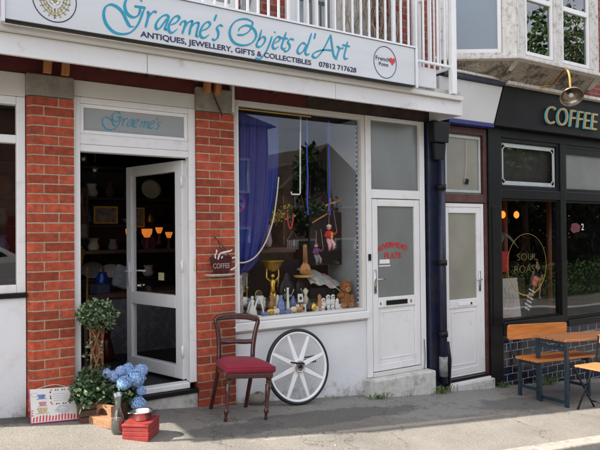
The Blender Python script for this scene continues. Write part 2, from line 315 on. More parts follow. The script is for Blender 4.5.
    def build(s,name,mat,parent=None,smooth=False,bevel=0,world=True,sub=0,solid=0):
        me=bpy.data.meshes.new(name); off=Vector((0,0,0))
        if parent is not None and world: off=ORG.get(parent.name,Vector((0,0,0)))
        me.from_pydata([tuple(v-off) for v in s.v],[],s.f); me.update()
        bm=bmesh.new(); bm.from_mesh(me); bmesh.ops.recalc_face_normals(bm,faces=bm.faces) if not s.sm else None
        bm.to_mesh(me); bm.free()
        if smooth: me.polygons.foreach_set('use_smooth',[True]*len(me.polygons))
        me.materials.append(mat); o=bpy.data.objects.new(name,me); COL.objects.link(o)
        if parent is not None: o.parent=parent
        ORG[o.name]=off
        if bevel:
            b=o.modifiers.new('b','BEVEL'); b.width=bevel; b.segments=2; b.limit_method='ANGLE'; b.angle_limit=.6
        if solid:
            b=o.modifiers.new('s','SOLIDIFY'); b.thickness=solid
        if sub:
            b=o.modifiers.new('u','SUBSURF'); b.levels=sub; b.render_levels=sub
        return o
ORG={}
def crom(P,k=6,closed=False):
    n=len(P); out=[]
    if n<3: return [tuple(P[0][j]+(P[-1][j]-P[0][j])*i/k for j in range(len(P[0]))) for i in range(k+1)]
    for i in range(n if closed else n-1):
        p0=P[(i-1)%n] if closed or i>0 else P[0]; p1=P[i]; p2=P[(i+1)%n]; p3=P[(i+2)%n] if closed or i+2<n else P[-1]
        for j in range(k):
            t=j/k; out.append(tuple(.5*((2*b)+(-a+c)*t+(2*a-5*b+4*c-d)*t*t+(-a+3*b-3*c+d)*t**3) for a,b,c,d in zip(p0,p1,p2,p3)))
    if not closed: out.append(tuple(P[-1]))
    return out
def tag(o,label=None,cat=None,group=None,kind=None):
    if label: o['label']=label
    if cat: o['category']=cat
    if group: o['group']=group
    if kind: o['kind']=kind
    return o
def thing(name,label,cat,loc=(0,0,0),rz=0,group=None):
    o=bpy.data.objects.new(name,None); COL.objects.link(o); o.location=loc; o.rotation_euler=(0,0,rz); o.empty_display_size=.1
    ORG[o.name]=Vector(loc); return tag(o,label,cat,group)
def copy_tree(o,parent=None):
    c=o.copy(); COL.objects.link(c); c.parent=parent
    for ch in list(o.children): copy_tree(ch,c)
    return c
def textmesh(string,size,bold=0,heavy=0,shear=0,spacing=1,align='LEFT',extrude=.0015,width=None,height=None):
    cu=bpy.data.curves.new('t','FONT'); cu.body=string; cu.size=size; cu.offset=bold; cu.shear=shear; cu.space_character=spacing; cu.align_x=align; cu.extrude=extrude
    o=bpy.data.objects.new('t',cu); COL.objects.link(o); dg=bpy.context.evaluated_depsgraph_get(); dg.update()
    me=bpy.data.meshes.new_from_object(o.evaluated_get(dg)); b=MB(); b.sm=False
    b.add([v.co.copy() for v in me.vertices],[list(p.vertices) for p in me.polygons])
    bpy.data.objects.remove(o); bpy.data.curves.remove(cu); bpy.data.meshes.remove(me)
    xs=[v.x for v in b.v]; x0,x1=min(xs),max(xs); ys=[v.y for v in b.v]; y0,y1=min(ys),max(ys)
    kx=width/(x1-x0) if width else 1; ky=height/(y1-y0) if height else 1
    xo=x0 if align=='LEFT' else (x0+x1)/2
    b.v=[Vector(((v.x-xo)*kx,v.y*ky,v.z)) for v in b.v]
    if heavy:
        V=[v.copy() for v in b.v]; Fc=[list(f) for f in b.f]
        for i,(dx,dy) in enumerate(((heavy/2,0),(-heavy/2,0),(0,heavy/3),(0,-heavy/3))): b.add([v+Vector((dx,dy,-.0002*(i+1))) for v in V],Fc)
    return b
def text(name,string,size,mat,parent,loc,rz=0,rx=math.pi/2,**k):
    b=textmesh(string,size,**k); b.xf(Matrix.Translation(loc)@Matrix.Rotation(rz,4,'Z')@Matrix.Rotation(rx,4,'X'))
    return b.build(name,mat,parent)
def frame(x0,x1,z0,z1,w,y0,y1,wb=None,wt=None):   # rectangular frame of four butted members
    wb=wb or w; wt=wt or w; b=MB()
    b.box(x0,x0+w,y0,y1,z0,z1); b.box(x1-w,x1,y0,y1,z0,z1); b.box(x0+w,x1-w,y0,y1,z0,z0+wb); b.box(x0+w,x1-w,y0,y1,z1-wt,z1); return b
def pane(x0,x1,z0,z1,y): b=MB(); b.add([(x0,y,z0),(x1,y,z0),(x1,y,z1),(x0,y,z1)],[(0,1,2,3)]); return b
# ================================================================== SETTING
def sheet(name,x0,x1,y0,y1,nx,ny,dz,mat,zf=None):
    b=MB(); xs=[x0+(x1-x0)*i/nx for i in range(nx+1)]; ys=[y0+(y1-y0)*i/ny for i in range(ny+1)]
    zf=zf or zg
    vs=[(x,y,zf(x,y)+dz) for y in ys for x in xs]; fs=[(j*(nx+1)+i,j*(nx+1)+i+1,(j+1)*(nx+1)+i+1,(j+1)*(nx+1)+i) for j in range(ny) for i in range(nx)]
    b.add(vs,fs); b.sm=True; return tag(b.build(name,mat,None,True),kind='structure')
sheet('pavement',-12,26,-1.80,.12,152,8,0,m_pave)
def patch(name,poly,dz,mat):
    rr=random.Random(len(poly)); poly=crom(poly,4,True); poly=[(x+rr.gauss(0,.018),y+rr.gauss(0,.014)) for x,y in poly]
    cx=sum(p[0] for p in poly)/len(poly); cy=sum(p[1] for p in poly)/len(poly); P=crom(poly,5,True); b=MB()
    b.add([(cx,cy,zg(cx,cy)+dz+.001)]+[(x,y,zg(x,y)+dz) for x,y in P],[(0,i+1,(i+1)%len(P)+1) for i in range(len(P))]); b.sm=True
    return tag(b.build(name,mat),kind='structure')
# kerb: stone by stone
b=MB()
x=-12
while x<26:
    x2=x+.9; z=zg(x,-1.8); z2=zg(x2,-1.8); g=.006; h=.004+random.random()*.004
    b.add([(x+g,-1.95,z+h),(x2-g,-1.95,z2+h),(x2-g,-1.80,z2+h),(x+g,-1.80,z+h),(x+g,-1.965,z-.14),(x2-g,-1.965,z2-.14),(x2-g,-1.80,z2-.14),(x+g,-1.80,z-.14)],
          [(0,1,2,3),(7,6,5,4),(0,4,5,1),(1,5,6,2),(2,6,7,3),(3,7,4,0)]); x=x2
tag(b.build('kerb',m_kerb,bevel=.012),kind='structure')
def zroad(x,y): return zg(x,-1.9)-.085+.012*min(3,(-1.96-y))
sheet('road',-40,60,-9.8,-1.94,100,8,0,m_road,zroad)
b=MB(); 
for yy in (-2.28,-2.46):
    x=-11
    while x<24:
        L=.8+random.random()*1.3
        n=6
        for i in range(n):
            a=x+L*i/n; c=x+L*(i+1)/n
            b.add([(a,yy-.04,zroad(a,yy)+.006),(c,yy-.04,zroad(c,yy)+.006),(c,yy+.04,zroad(c,yy)+.006),(a,yy+.04,zroad(a,yy)+.006)],[(0,1,2,3)])
        x+=L+random.choice((.05,.1,.35))
tag(b.build('yellow_road_line',m_yellow),kind='structure')
def zfar(x,y): return zg(x,-1.9)+.03
sheet('opposite_pavement',-40,60,-12.3,-9.8,60,2,0,m_pave,zfar)
sheet('far_ground',-160,160,-200,-12.3,40,10,0,M('garden_ground',(.06,.085,.035),.95,var=.4,scale=1.2),zfar)
b=MB(); b.add([(-160,.15,-3),(160,.15,-3),(160,200,-3),(-160,200,-3)],[(0,1,2,3)]); tag(b.build('ground_behind',m_pave),kind='structure')
# ================================================================== ANTIQUE SHOP BUILDING
S=thing('shop_building','red brick corner building holding the antiques shop with white sign and balcony above','building',(1.5,.1,.1))
def pier(x0,x1,ztop,zb,y0,cham):
    mo=MB().prismz([(x0+.003,.14),(x0+.003,y0+cham+.006),(x0+cham*.8+.003,y0+.005),(x1-.003,y0+.005),(x1-.003,.14)],zb,ztop-.003).build('brick_pier',m_mortar,S)
    b=MB(); z=ztop-.0746; k=0
    while z>zb-.08:
        W=x1-x0; cut=.225 if k%2==0 else .118
        for a,c in ((x0,x0+cut-.005),(x0+cut+.005,x1)):
            j=random.uniform(-.0018,.0018); z0,z1=z+.0055,z+.0746-.0055; yy=y0+j
            if cham and a==x0: poly=[(a,.13),(a,y0+cham),(a+cham*.8,yy),(c,yy),(c,.13)]
            else: poly=[(a,.13),(a,yy),(c,yy),(c,.13)]
            b.prismz(poly,z0,z1)
        z-=.0746; k+=1
    b.build('brick_face',m_brick_u,mo,bevel=.0025); return mo
p1=pier(.66,.998,2.565,.02,-.075,.05)
MB().box(.655,1.0,-.085,.14,2.568,2.735).build('pier_cap',m_concrete,p1,bevel=.012)
p2=pier(2.034,2.394,2.585,-.12,-.06,0)
MB().box(2.03,2.398,-.07,.14,2.588,2.80).build('pier_cap',m_concrete,p2,bevel=.012)
# rendered stall walls
w=MB().box(-1.4,.655,-.03,.15,-.3,1.03); w.build('stall_wall',m_render,S,bevel=.006)
w=MB().box(2.398,3.94,-.008,.15,-.6,.60); w2=w.build('stall_wall',m_render,S,bevel=.004)
v=MB(); 
for r in range(3):
    for c in range(7): v.box(3.165+c*.020,3.179+c*.020,-.0105,-.004,.215+r*.026,.232+r*.026)
v.build('air_brick',m_black,w2)
MB().box(2.4,3.93,-.014,-.0085,.575,.579).build('render_joint',m_concrete,w2)
# left window
fw=frame(-.95,.655,1.065,2.555,.062,-.02,.06); fw.box(-.888,.593,-.015,.055,2.20,2.262)
lw=fw.build('window',m_upvc,S,bevel=.006)
pane(-.888,.593,2.262,2.49,.02).build('pane',m_glass,lw); pane(-.888,.593,1.127,2.20,.02).build('pane',m_glass,lw)
MB().box(-.95,.66,-.05,.15,1.032,1.063).build('window_sill',m_black,lw)
MB().box(-.95,.655,-.03,.12,2.557,2.735).build('head_board',m_creamboard,S,bevel=.004)
MB().box(-1.4,-.952,-.02,.2,1.032,2.95).build('brick_pier',m_ubrick,S)
# shop door frame, transom, threshold
fr=MB(); fr.box(1.0,1.055,-.03,.06,.20,2.605); fr.box(1.968,2.032,-.03,.06,.20,2.605); fr.box(1.055,1.968,-.03,.06,2.555,2.605)
fr.box(1.055,1.968,-.03,.06,2.168,2.225); fr.box(1.055,1.968,-.022,.05,2.227,2.312)
df=fr.build('door_frame',m_upvc,S,bevel=.006)
MB().box(1.055,1.968,-.034,.07,.155,.205).build('threshold',m_upvc,df,bevel=.008)
frame(1.056,1.967,2.313,2.554,.03,-.012,.03).build('transom_bead',m_white,df,bevel=.004)
pane(1.086,1.937,2.343,2.524,.006).build('transom_pane',m_frost3,df)
MB().box(1.002,2.03,-.028,.08,2.607,2.735).build('head_board',m_creamboard,S,bevel=.004)
MB().box(1.0,2.033,-.07,.10,.115,.153).build('door_sill',m_black,S,bevel=.004)
MB().box(1.0,2.033,-.05,.12,-.2,.113).build('door_step',m_step,S,bevel=.012)
MB().box(2.006,2.026,-.042,-.031,1.18,1.28).build('door_bell',m_cream,df,bevel=.003)
# open door leaf, swung inwards
ang=math.atan2(.78,-.25); W=.86
def leafbox(bx):   # local u along leaf, v thickness, z
    m=Matrix.Translation((1.962,.055,.215))@Matrix.Rotation(ang,4,'Z'); return bx.xf(m)
b=MB(); b.box(0,.105,-.03,.03,0,1.94); b.box(W-.085,W,-.03,.03,0,1.94); b.box(.105,W-.085,-.03,.03,1.845,1.94); b.box(.105,W-.085,-.03,.03,0,.115); b.box(.105,W-.085,-.03,.03,.62,.735)
door=leafbox(b).build('open_door',m_upvc,S,bevel=.006)
b=MB(); b.add([(.105,0,.735),(W-.085,0,.735),(W-.085,0,1.845),(.105,0,1.845)],[(0,1,2,3)]); leafbox(b).build('pane',m_glassd,door)
b=MB(); b.add([(.105,0,.115),(W-.085,0,.115),(W-.085,0,.62),(.105,0,.62)],[(0,1,2,3)]); leafbox(b).build('pane',m_glassd,door)
for sgn in (1,-1):
    b=MB(); b.box(W-.06,W-.03,sgn*.031,sgn*.039,.78,1.02); b.tube([(W-.045,sgn*.035,.93),(W-.045,sgn*.075,.93),(W-.16,sgn*.078,.93)],.009,8); leafbox(b).build('handle',m_white,door,True)
b=MB(); b.box(.30,.38,.004,.008,.86,.93); leafbox(b).build('sticker',M('yellow_paper',(.45,.42,.22),.8),door)
for z in (.25,1.0,1.75):
    b=MB(); b.tube([(0,.038,z-.05),(0,.038,z+.05)],.012,8); leafbox(b).build('hinge',m_white,door,True)
# shop window
fw=frame(2.398,3.935,.68,2.735,.05,-.02,.06,.03,.05); sw=fw.build('window',m_creamboard,S,bevel=.005)
pane(2.448,3.885,.71,2.685,.02).build('pane',m_glass,sw)
MB().box(2.38,3.95,-.06,.06,.602,.678).build('window_sill',m_upvc,sw,bevel=.008)
MB().box(2.372,2.396,-.075,.01,2.60,2.86).build('white_batten',m_creamboard,S)
b=MB().box(2.452,2.466,-.006,.012,.70,2.68); b.build('edge_bead',m_white,sw)
MB().box(2.47,3.29,.024,.027,2.655,2.668).build('yellow_tape',M('yellow_tape',(.45,.30,.05),.5),sw)
# flats door (white upvc, frosted)
fr=frame(3.94,4.775,-.03,2.735,.07,-.03,.06,.04,.04); fr.box(4.01,4.705,-.03,.05,1.86,1.955)
fd=fr.build('flats_door',m_upvc,S,bevel=.006)
pane(4.01,4.705,1.955,2.695,.01).build('transom_pane',m_frost,fd)
b=frame(4.02,4.695,.02,1.852,.075,-.022,.03); b.box(4.095,4.62,-.022,.03,.69,.80); b.box(4.095,4.62,-.004,.02,.095,.69)
b.build('door_leaf',m_upvc,fd,bevel=.006)
frame(4.14,4.575,.14,.65,.012,-.010,-.0045).build('panel_moulding',m_white,fd,bevel=.003)
pane(4.095,4.62,.80,1.777,.0).build('glass_pane',m_frost,fd)
MB().box(4.20,4.50,-.032,-.0225,.715,.765).build('letterbox',m_black,fd,bevel=.004)
for x in (4.13,4.56): 
    b=MB().box(x-.03,x+.03,-.0228,-.0222,.715,.765).build('number_plate',m_white,fd); text('number','6' if x<4.3 else '8',.05,m_navy,fd,(x-.016,-.0245,.722))
b=MB(); b.box(4.035,4.062,-.032,-.0225,.85,1.10); b.tube([(4.048,-.028,1.0),(4.048,-.07,1.0),(4.15,-.072,1.0)],.009,8); b.build('handle',m_steel,fd,True)
MB().box(3.955,3.985,-.048,-.0305,1.20,1.27).build('door_bell',m_black,fd,bevel=.004)
MB().box(3.88,4.79,-.16,.1,-.36,-.032).build('door_step',m_step,S,bevel=.015)
MB().box(4.01,4.70,-.045,-.031,-.028,.01).build('weather_bar',m_creamboard,fd)
txt=[]
b=MB()
CW=dict(R=.9,I=.45,V=.95,E=.8,M=1.15,A=1.0,D=.95); tot=sum(CW[c] for c in 'RIVERMEAD'); acc=0
for i,ch in enumerate('RIVERMEAD'):
    t=(acc+CW[ch]/2)/tot*2-1; acc+=CW[ch]; a=-t*.38; g=textmesh(ch,.088,heavy=.0045,align='CENTER',extrude=.001,height=.060*(.9 if ch else 1))
    b2=g.xf(Matrix.Translation((4.318+t*.195,-.0035,1.335-abs(t)**2*.045))@Matrix.Rotation(-a*1.0,4,'Y')@Matrix.Rotation(math.pi/2,4,'X')); b.add(b2.v,b2.f)
b.build('lettering',m_redvinyl,fd)
text('lettering','FLATS',.088,m_redvinyl,fd,(4.318,-.0035,1.215),heavy=.0045,align='CENTER')
MB().box(4.13,4.27,-.004,-.001,1.16,1.205).build('notice',m_white,fd); MB().box(4.12,4.28,-.004,-.001,1.13,1.142).build('notice',m_white,fd)
# head beam, soffit, joists, props
MB().box(-1.4,3.2,-.02,.15,2.738,2.948).build('head_beam',m_beam,S)
MB().box(3.203,4.95,-.02,.15,2.738,2.948).build('head_beam',m_darkwood,S)
sf=MB().box(-1.4,4.86,-.468,-.022,2.925,2.948).build('soffit',m_darkwood,S)
x=-1.2
while x<4.8: MB().box(x,x+.05,-.465,-.023,2.83,2.923).build('joist',m_darkwood,sf); x+=.40
for x in (.80,.93,2.11,2.21): MB().boxr((x,-.12,2.83),(.055,.05,.185),ry=.05).build('timber_prop',m_timber,S)
MB().tube([(2.14,-.09,2.9),(2.19,-.085,2.72),(2.27,-.08,2.56)],.005,6).build('cable',m_black,S)
f=MB().box(-1.4,1.45,-.50,-.47,2.735,2.884); f.box(1.454,3.22,-.50,-.47,2.735,2.884); f.box(3.224,4.86,-.50,-.47,2.735,2.884); f.box(4.862,4.885,-.50,-.02,2.735,2.915)
fo=f.build('fascia_board',m_fascia,S,bevel=.003)
MB().box(-1.4,4.86,-.545,-.452,2.887,2.930).build('drip_edge',m_creamboard,fo,bevel=.003)
# upper wall
u=MB().box(-1.4,3.08,0,.2,2.95,7.5); u.box(3.60,5.13,0,.2,2.95,7.5); u.box(3.08,3.60,0,.2,5.2,7.5); u.box(-1.4,-1.2,.2,9,-.3,7.5); u.box(-1.2,5.1,8.8,9,-.3,7.5)
u.build('wall',m_ubrick,S)
MB().box(-1.45,5.13,-.06,9.1,7.5,7.6).build('roof_edge',m_slate,S)
MB().box(-1.4,4.9,-.46,-.001,2.951,3.0).build('balcony_deck',m_step,S)
bd=frame(3.085,3.595,3.0,5.15,.05,-.01,.08,.55,.05).build('balcony_door',m_upvc,S,bevel=.005)
pane(3.135,3.545,3.55,5.1,.04).build('pane',m_glass_up,bd); MB().box(3.33,3.35,.0,.06,3.55,5.1).build('glazing_bar',m_white,bd)
MB().box(3.15,3.53,-.014,-.0105,3.40,3.42).build('letterbox',m_concrete,bd)
MB().box(3.10,3.58,.10,.12,3.0,5.15).build('net_curtain',M('grey_curtain',(.25,.27,.27),.9,var=.3,scale=4,stretch=(8,8,.5)),bd)
uw=frame(1.35,2.45,3.55,4.9,.06,-.015,-.001).build('window',m_upvc,S,bevel=.004)
MB().box(1.41,2.39,-.008,-.001,3.61,4.84).build('pane',m_frost2,uw); MB().box(1.25,2.5,-.09,-.001,3.46,3.549).build('window_sill',m_fascia,uw,bevel=.01)
MB().box(2.50,2.66,-.03,-.001,3.0,5.2).build('white_pilaster',m_fascia,S)
MB().tube([(2.40,-.12,3.3),(2.47,-.12,3.5),(2.52,-.08,3.62),(2.56,-.06,3.75),(2.56,-.06,5)],.04,10).build('waste_pipe',m_grey,S,True)
MB().box(2.98,3.082,-.03,-.001,3.0,5.2).build('white_pilaster',m_fascia,S)
MB().box(3.602,4.02,-.025,-.001,3.0,5.2).build('painted_pilaster',m_whitepeel,S)
MB().box(4.30,4.36,-.045,-.001,3.0,5.2).build('white_pilaster',m_fascia,S)
MB().box(4.62,4.75,-.03,-.001,3.0,5.2).build('white_pilaster',m_fascia,S)
# navy pilaster and pipe
np_=MB().box(4.80,5.035,-.07,.15,-.6,2.74).build('navy_pilaster',m_navypaint,S,bevel=.01)
MB().prism([(4.81,2.50),(5.03,2.50),(5.04,2.60),(5.06,2.738),(4.79,2.738),(4.80,2.60)],-.16,-.071).build('corbel',m_black,np_,bevel=.01)
MB().prism([(4.85,2.30),(5.00,2.30),(5.02,2.498),(4.83,2.498)],-.13,-.071).build('corbel',m_black,np_,bevel=.01)
dp=MB().tube([(4.93,-.13,2.30),(4.93,-.13,-.2)],.045,14).build('downpipe',m_navypaint,S,True)
for z in (.35,1.15,2.0): MB().tube([(4.93,-.13,z-.03),(4.93,-.13,z+.03)],.056,14).build('pipe_collar',m_black,dp,True)
MB().tube([(4.93,-.13,-.12),(4.93,-.13,.10)],.048,14).build('bare_pipe_end',M('scuffed_pipe_end',(.22,.22,.22),.7,var=.4,scale=20),dp,True)
MB().tube([(5.02,-.10,.25),(5.03,-.12,.05),(5.02,-.11,-.25)],.028,8).build('waste_pipe',m_black,S,True)
MB().tube([(4.72,-.05,.30),(4.74,-.04,.1),(4.72,-.05,-.03)],.004,5).build('cable',m_black,S)
# interior shell of the shop
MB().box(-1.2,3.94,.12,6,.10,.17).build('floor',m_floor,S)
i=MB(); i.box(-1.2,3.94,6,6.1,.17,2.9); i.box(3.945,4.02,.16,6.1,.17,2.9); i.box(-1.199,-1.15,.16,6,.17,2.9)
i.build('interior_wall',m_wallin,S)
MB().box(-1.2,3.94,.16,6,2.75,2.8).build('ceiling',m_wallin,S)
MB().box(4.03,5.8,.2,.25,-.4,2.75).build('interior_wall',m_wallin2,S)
# ================================================================== COFFEE SHOP BUILDING
C=thing('coffee_shop_building','black fronted coffee shop with peeling white bay window and navy tiled stall walls','building',(7.5,.1,-.6))
# side door
fr=frame(5.045,5.745,-.20,1.83,.045,-.02,.06,.02).build('side_door',m_upvc,C,bevel=.006)
b=frame(5.09,5.70,-.178,1.785,.07,-.012,.03); b.box(5.16,5.63,-.012,.03,.60,.70); b.box(5.16,5.63,.0,.02,-.108,.60); b.build('door_leaf',m_upvc,fr,bevel=.006)
pane(5.16,5.63,.70,1.715,.008).build('glass_pane',m_frost2,fr)
MB().box(5.30,5.55,-.02,-.0125,.625,.665).build('letterbox',m_white,fr,bevel=.003)
MB().box(5.50,5.53,-.0205,-.0202,.63,.66).build('number_plate',m_brownpeel,fr)
b=MB().box(5.655,5.68,-.022,-.0125,.78,1.02); b.tube([(5.667,-.018,.92),(5.667,-.055,.92),(5.56,-.057,.92)],.008,8); b.build('handle',m_steel,fr,True)
frame(5.20,5.59,-.07,.56,.01,-.006,-.0005).build('panel_moulding',m_white,fr)
MB().box(5.045,5.80,-.12,.1,-.5,-.262).build('door_step',m_step,C,bevel=.01); MB().box(5.045,5.75,-.10,.1,-.26,-.235).build('step_edge',m_white,C); MB().box(5.05,5.75,-.08,.1,-.234,-.202).build('door_mat',m_black,C)
b=frame(5.04,5.80,1.84,2.735,.06,-.035,.05,.10,.08); b.box(5.75,5.80,-.035,.05,-.26,1.84); tw=b.build('transom_window',m_brownpeel,C,bevel=.006)
pane(5.10,5.74,1.94,2.655,.01).build('pane',m_frost2,tw)
frame(5.12,5.72,1.96,2.635,.03,-.006,.006).build('etched_border',m_etch,tw)
MB().tube([(5.48,-.01,2.6),(5.475,-.01,2.3),(5.44,-.01,2.08)],.004,5).build('cord',m_step,tw); MB().boxr((5.47,-.015,2.09),(.05,.012,.06),ry=.3).build('latch',m_black,tw)
MB().box(5.036,5.80,-.02,.15,2.7365,3.25).build('head_board',m_black,C)
# fascia: white panel, black board, letters
fb=MB().prism([(5.80,2.77),(13,2.77),(13,3.27),(5.985,3.27)],-.16,.1).build('fascia_board',m_coffeeblack,C,bevel=.004)
MB().prism([(4.90,2.79),(5.795,2.79),(5.965,3.25),(4.90,3.25)],-.15,-.03).build('white_panel',M('white_fascia_panel',(.55,.55,.54),.45,var=.04,scale=2,dirt=(.4,.38,.36),dscale=4,damt=(.6,.9)),C)
MB().box(5.04,5.79,-.16,-.03,2.742,2.786).build('blue_strip',m_bluestrip,C)
MB().box(4.95,5.98,-.19,.0,3.255,3.31).build('cornice',m_navypaint,C,bevel=.01)
cn=MB().box(5.985,13,-.23,.0,3.275,3.32).build('cornice',m_whitepeel,C,bevel=.01)
MB().box(4.95,6.1,-.20,-.02,3.312,3.345).build('cornice_flashing',m_whitepeel,C,bevel=.01)
b=textmesh('COFFEE',.27,bold=-.002,spacing=1.06,extrude=.006,width=1.12,height=.235)
b.xf(Matrix.Translation((6.710,-.180,2.868))@Matrix.Rotation(math.pi/2,4,'X')@Matrix.Shear('XZ',4,(.0,.0))); 
for v in b.v: v.x+=(v.z-2.868)*.18
b.build('lettering',m_cyan,fb)
b=textmesh('COFFEE',.27,bold=-.003,spacing=1.06,extrude=.005,width=1.12,height=.232)
b.xf(Matrix.Translation((6.722,-.190,2.870))@Matrix.Rotation(math.pi/2,4,'X'))
for v in b.v: v.x+=(v.z-2.868)*.18
b.build('lettering',M('dull_gold_letter',(.46,.29,.11),.5,var=.2),fb)
# black shopfront joinery
j=MB(); j.box(5.803,6.03,-.06,.1,-.5,2.768); j.box(6.03,13,-.05,.1,2.66,2.768); j.box(6.03,13,-.05,.1,1.905,2.02); j.box(7.225,7.335,-.055,.1,.203,2.66)
j.box(6.03,7.225,-.07,.1,.203,.37); j.box(7.335,13,-.07,.1,.203,.29); j.box(9.6,9.75,-.055,.1,.29,2.66)
jn=j.build('shopfront_joinery',m_black,C,bevel=.006)
MB().box(5.85,6.0,-.068,-.0605,.35,1.80).build('pilaster_panel',m_black,jn,bevel=.01)
for (x0,x1,z0,z1) in ((6.032,7.223,2.022,2.658),):
    fr2=frame(x0,x1,z0,z1,.045,-.035,.03).build('upper_window',m_black,C,bevel=.004)
    pane(x0+.045,x1-.045,z0+.045,z1-.045,.0).build('pane',m_glassc,fr2)
    e=frame(x0+.055,x1-.055,z0+.055,z1-.055,.05,-.004,-.001)
    for cx in (x0+.105,x1-.105):
        for cz in (z0+.105,z1-.105): e.boxr((cx,-.0025,cz),(.05,.003,.05),ry=math.pi/4)
    e.build('etched_border',m_etch,fr2)
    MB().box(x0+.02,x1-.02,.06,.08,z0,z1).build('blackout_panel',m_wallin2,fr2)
ug=frame(7.337,9.598,2.022,2.658,.04,-.035,.03).build('upper_window',m_black,C); pane(7.377,9.558,2.062,2.618,.0).build('pane',M('pale_frosted_glass',(.20,.21,.20),.25,var=.15,scale=2),ug); MB().box(7.377,9.558,-.03,-.002,2.54,2.617).build('blind_box',m_black,ug)
mw=frame(6.032,7.223,.372,1.903,.02,-.02,.02).build('front_window',m_black,C); pane(6.052,7.203,.392,1.883,.0).build('pane',m_glassc,mw)
mw2=frame(7.337,9.598,.292,1.903,.03,-.02,.02).build('front_window',m_black,C); pane(7.367,9.568,.322,1.873,.0).build('pane',m_glassc,mw2); MB().box(8.45,8.49,-.015,.015,.322,1.873).build('glazing_bar',m_black,mw2)
# ring logo and lettering painted on the pane
r=MB(); n=64
for i in range(n):
    t0=2*math.pi*i/n; t1=2*math.pi*(i+1)/n
    for t_,w_ in ((0,0),):
        w=.0022+.0065*max(0,-math.sin((t0+t1)/2))
        r.prism([(6.575+(.385-w)*math.cos(t0),1.065+(.395-w)*math.sin(t0)),(6.575+(.385+w)*math.cos(t0),1.065+(.395+w)*math.sin(t0)),(6.575+(.385+w)*math.cos(t1),1.065+(.395+w)*math.sin(t1)),(6.575+(.385-w)*math.cos(t1),1.065+(.395-w)*math.sin(t1))],-.004,-.001)
r.build('ring_logo',m_gold,mw)
text('lettering','SOUL',.13,m_goldl,mw,(6.575,-.003,1.12),bold=-.0035,align='CENTER',extrude=.001,width=.40); text('lettering','ROAST',.14,m_goldl,mw,(6.575,-.003,.96),bold=-.0035,align='CENTER',extrude=.001,width=.50)
text('lettering','2',.13,m_white,mw2,(7.75,-.003,1.50),extrude=.001); MB().prism([(7.50,1.50),(7.56,1.46),(7.70,1.48),(7.73,1.56),(7.64,1.60),(7.53,1.59)],-.004,-.001).build('red_sticker',M('faded_red_sticker',(.12,.015,.02),.5,var=.4,scale=20),mw2)
# tiles
g=MB().box(5.806,13,-.047,.1,-1.4,.20); gt=g.build('tiled_wall',m_grout,C)
tl=MB(); z=.20; k=0
while z>-1.0:
    x=5.80-(.1 if k%2 else 0)
    while x<9.6:
        a=max(x,5.80)+.006; c=x+.2-.006
        if c>a+.01: tl.box(a,c,-.0505+random.uniform(-.0006,.0006),-.0465,z-.0915,z-.004)
        x+=.2
    z-=.0945; k+=1
tl.build('tile_face',m_tile,gt,bevel=.002)
# floor, inner walls
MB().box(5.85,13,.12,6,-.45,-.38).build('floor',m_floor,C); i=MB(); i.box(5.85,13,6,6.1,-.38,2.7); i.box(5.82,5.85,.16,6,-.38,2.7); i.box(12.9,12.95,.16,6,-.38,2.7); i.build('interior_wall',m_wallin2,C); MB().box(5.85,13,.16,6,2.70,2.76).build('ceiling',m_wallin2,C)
# first floor wall and bay
cw=MB(); cw.box(5.135,5.45,0,.2,3.32,7.5); cw.box(5.45,7.70,0,.2,5.6,7.5); cw.box(7.55,16,0,.2,3.32,7.5); cw.box(13,16,0,.2,-1.6,3.3); cw.box(15.8,16,.2,9,-2,7.5); cw.build('wall',m_ubrick,C)
MB().box(5.13,16.2,-.06,9.1,7.5,7.6).build('roof_edge',m_slate,C)
A=(5.02,-.0); B=(5.80,-.5); D=(7.42,-.5); E_=(7.95,-.0)
def facet(p,q,x0,x1,z0,z1,y0,y1,mb=None):   # box whose length runs along p->q
    L=math.hypot(q[0]-p[0],q[1]-p[1]); a=math.atan2(q[1]-p[1],q[0]-p[0]); m=Matrix.Translation((p[0],p[1],0))@Matrix.Rotation(a,4,'Z')
    t=MB().box(x0,x1,y0,y1,z0,z1).xf(m); mb=mb or MB(); mb.add(t.v,t.f); return mb
L1=math.hypot(B[0]-A[0],B[1]-A[1]); L2=D[0]-B[0]; L3=math.hypot(E_[0]-D[0],E_[1]-D[1])
q0=[(A[0]+.30,.0),(B[0]+.10,-.19),(D[0]-.06,-.19),(E_[0]-.3,.0)]; q1=[(A[0]+.03,.0),(B[0]+.01,-.46),(D[0]-.01,-.46),(E_[0]-.03,.0)]
pb=MB().add([(x,y,3.30) for x,y in q0]+[(x,y,3.472) for x,y in q1],[(3,2,1,0),(4,5,6,7),(0,1,5,4),(1,2,6,5),(2,3,7,6),(3,0,4,7)]); bay=pb.build('bay_window',m_pebble,C)
MB().prismz([(A[0]-.06,.0),(B[0]-.03,-.56),(D[0]+.04,-.56),(E_[0]+.06,.0)],3.472,3.515).build('bay_sill',m_whitepeel,bay,bevel=.008)
MB().add([(5.87,-.20,3.32),(5.93,-.20,3.32),(5.93,-.17,3.32),(5.87,-.17,3.32),(5.80,-.48,3.47),(5.87,-.48,3.47),(5.87,-.40,3.47),(5.80,-.40,3.47)],[(3,2,1,0),(4,5,6,7),(0,1,5,4),(1,2,6,5),(2,3,7,6),(3,0,4,7)]).build('bay_bracket',m_step,bay)
MB().prismz([(A[0]-.06,.1),(B[0]-.03,-.56),(D[0]+.04,-.56),(E_[0]+.06,.1)],5.6,5.75).build('bay_roof',m_slate,bay)
po=MB()
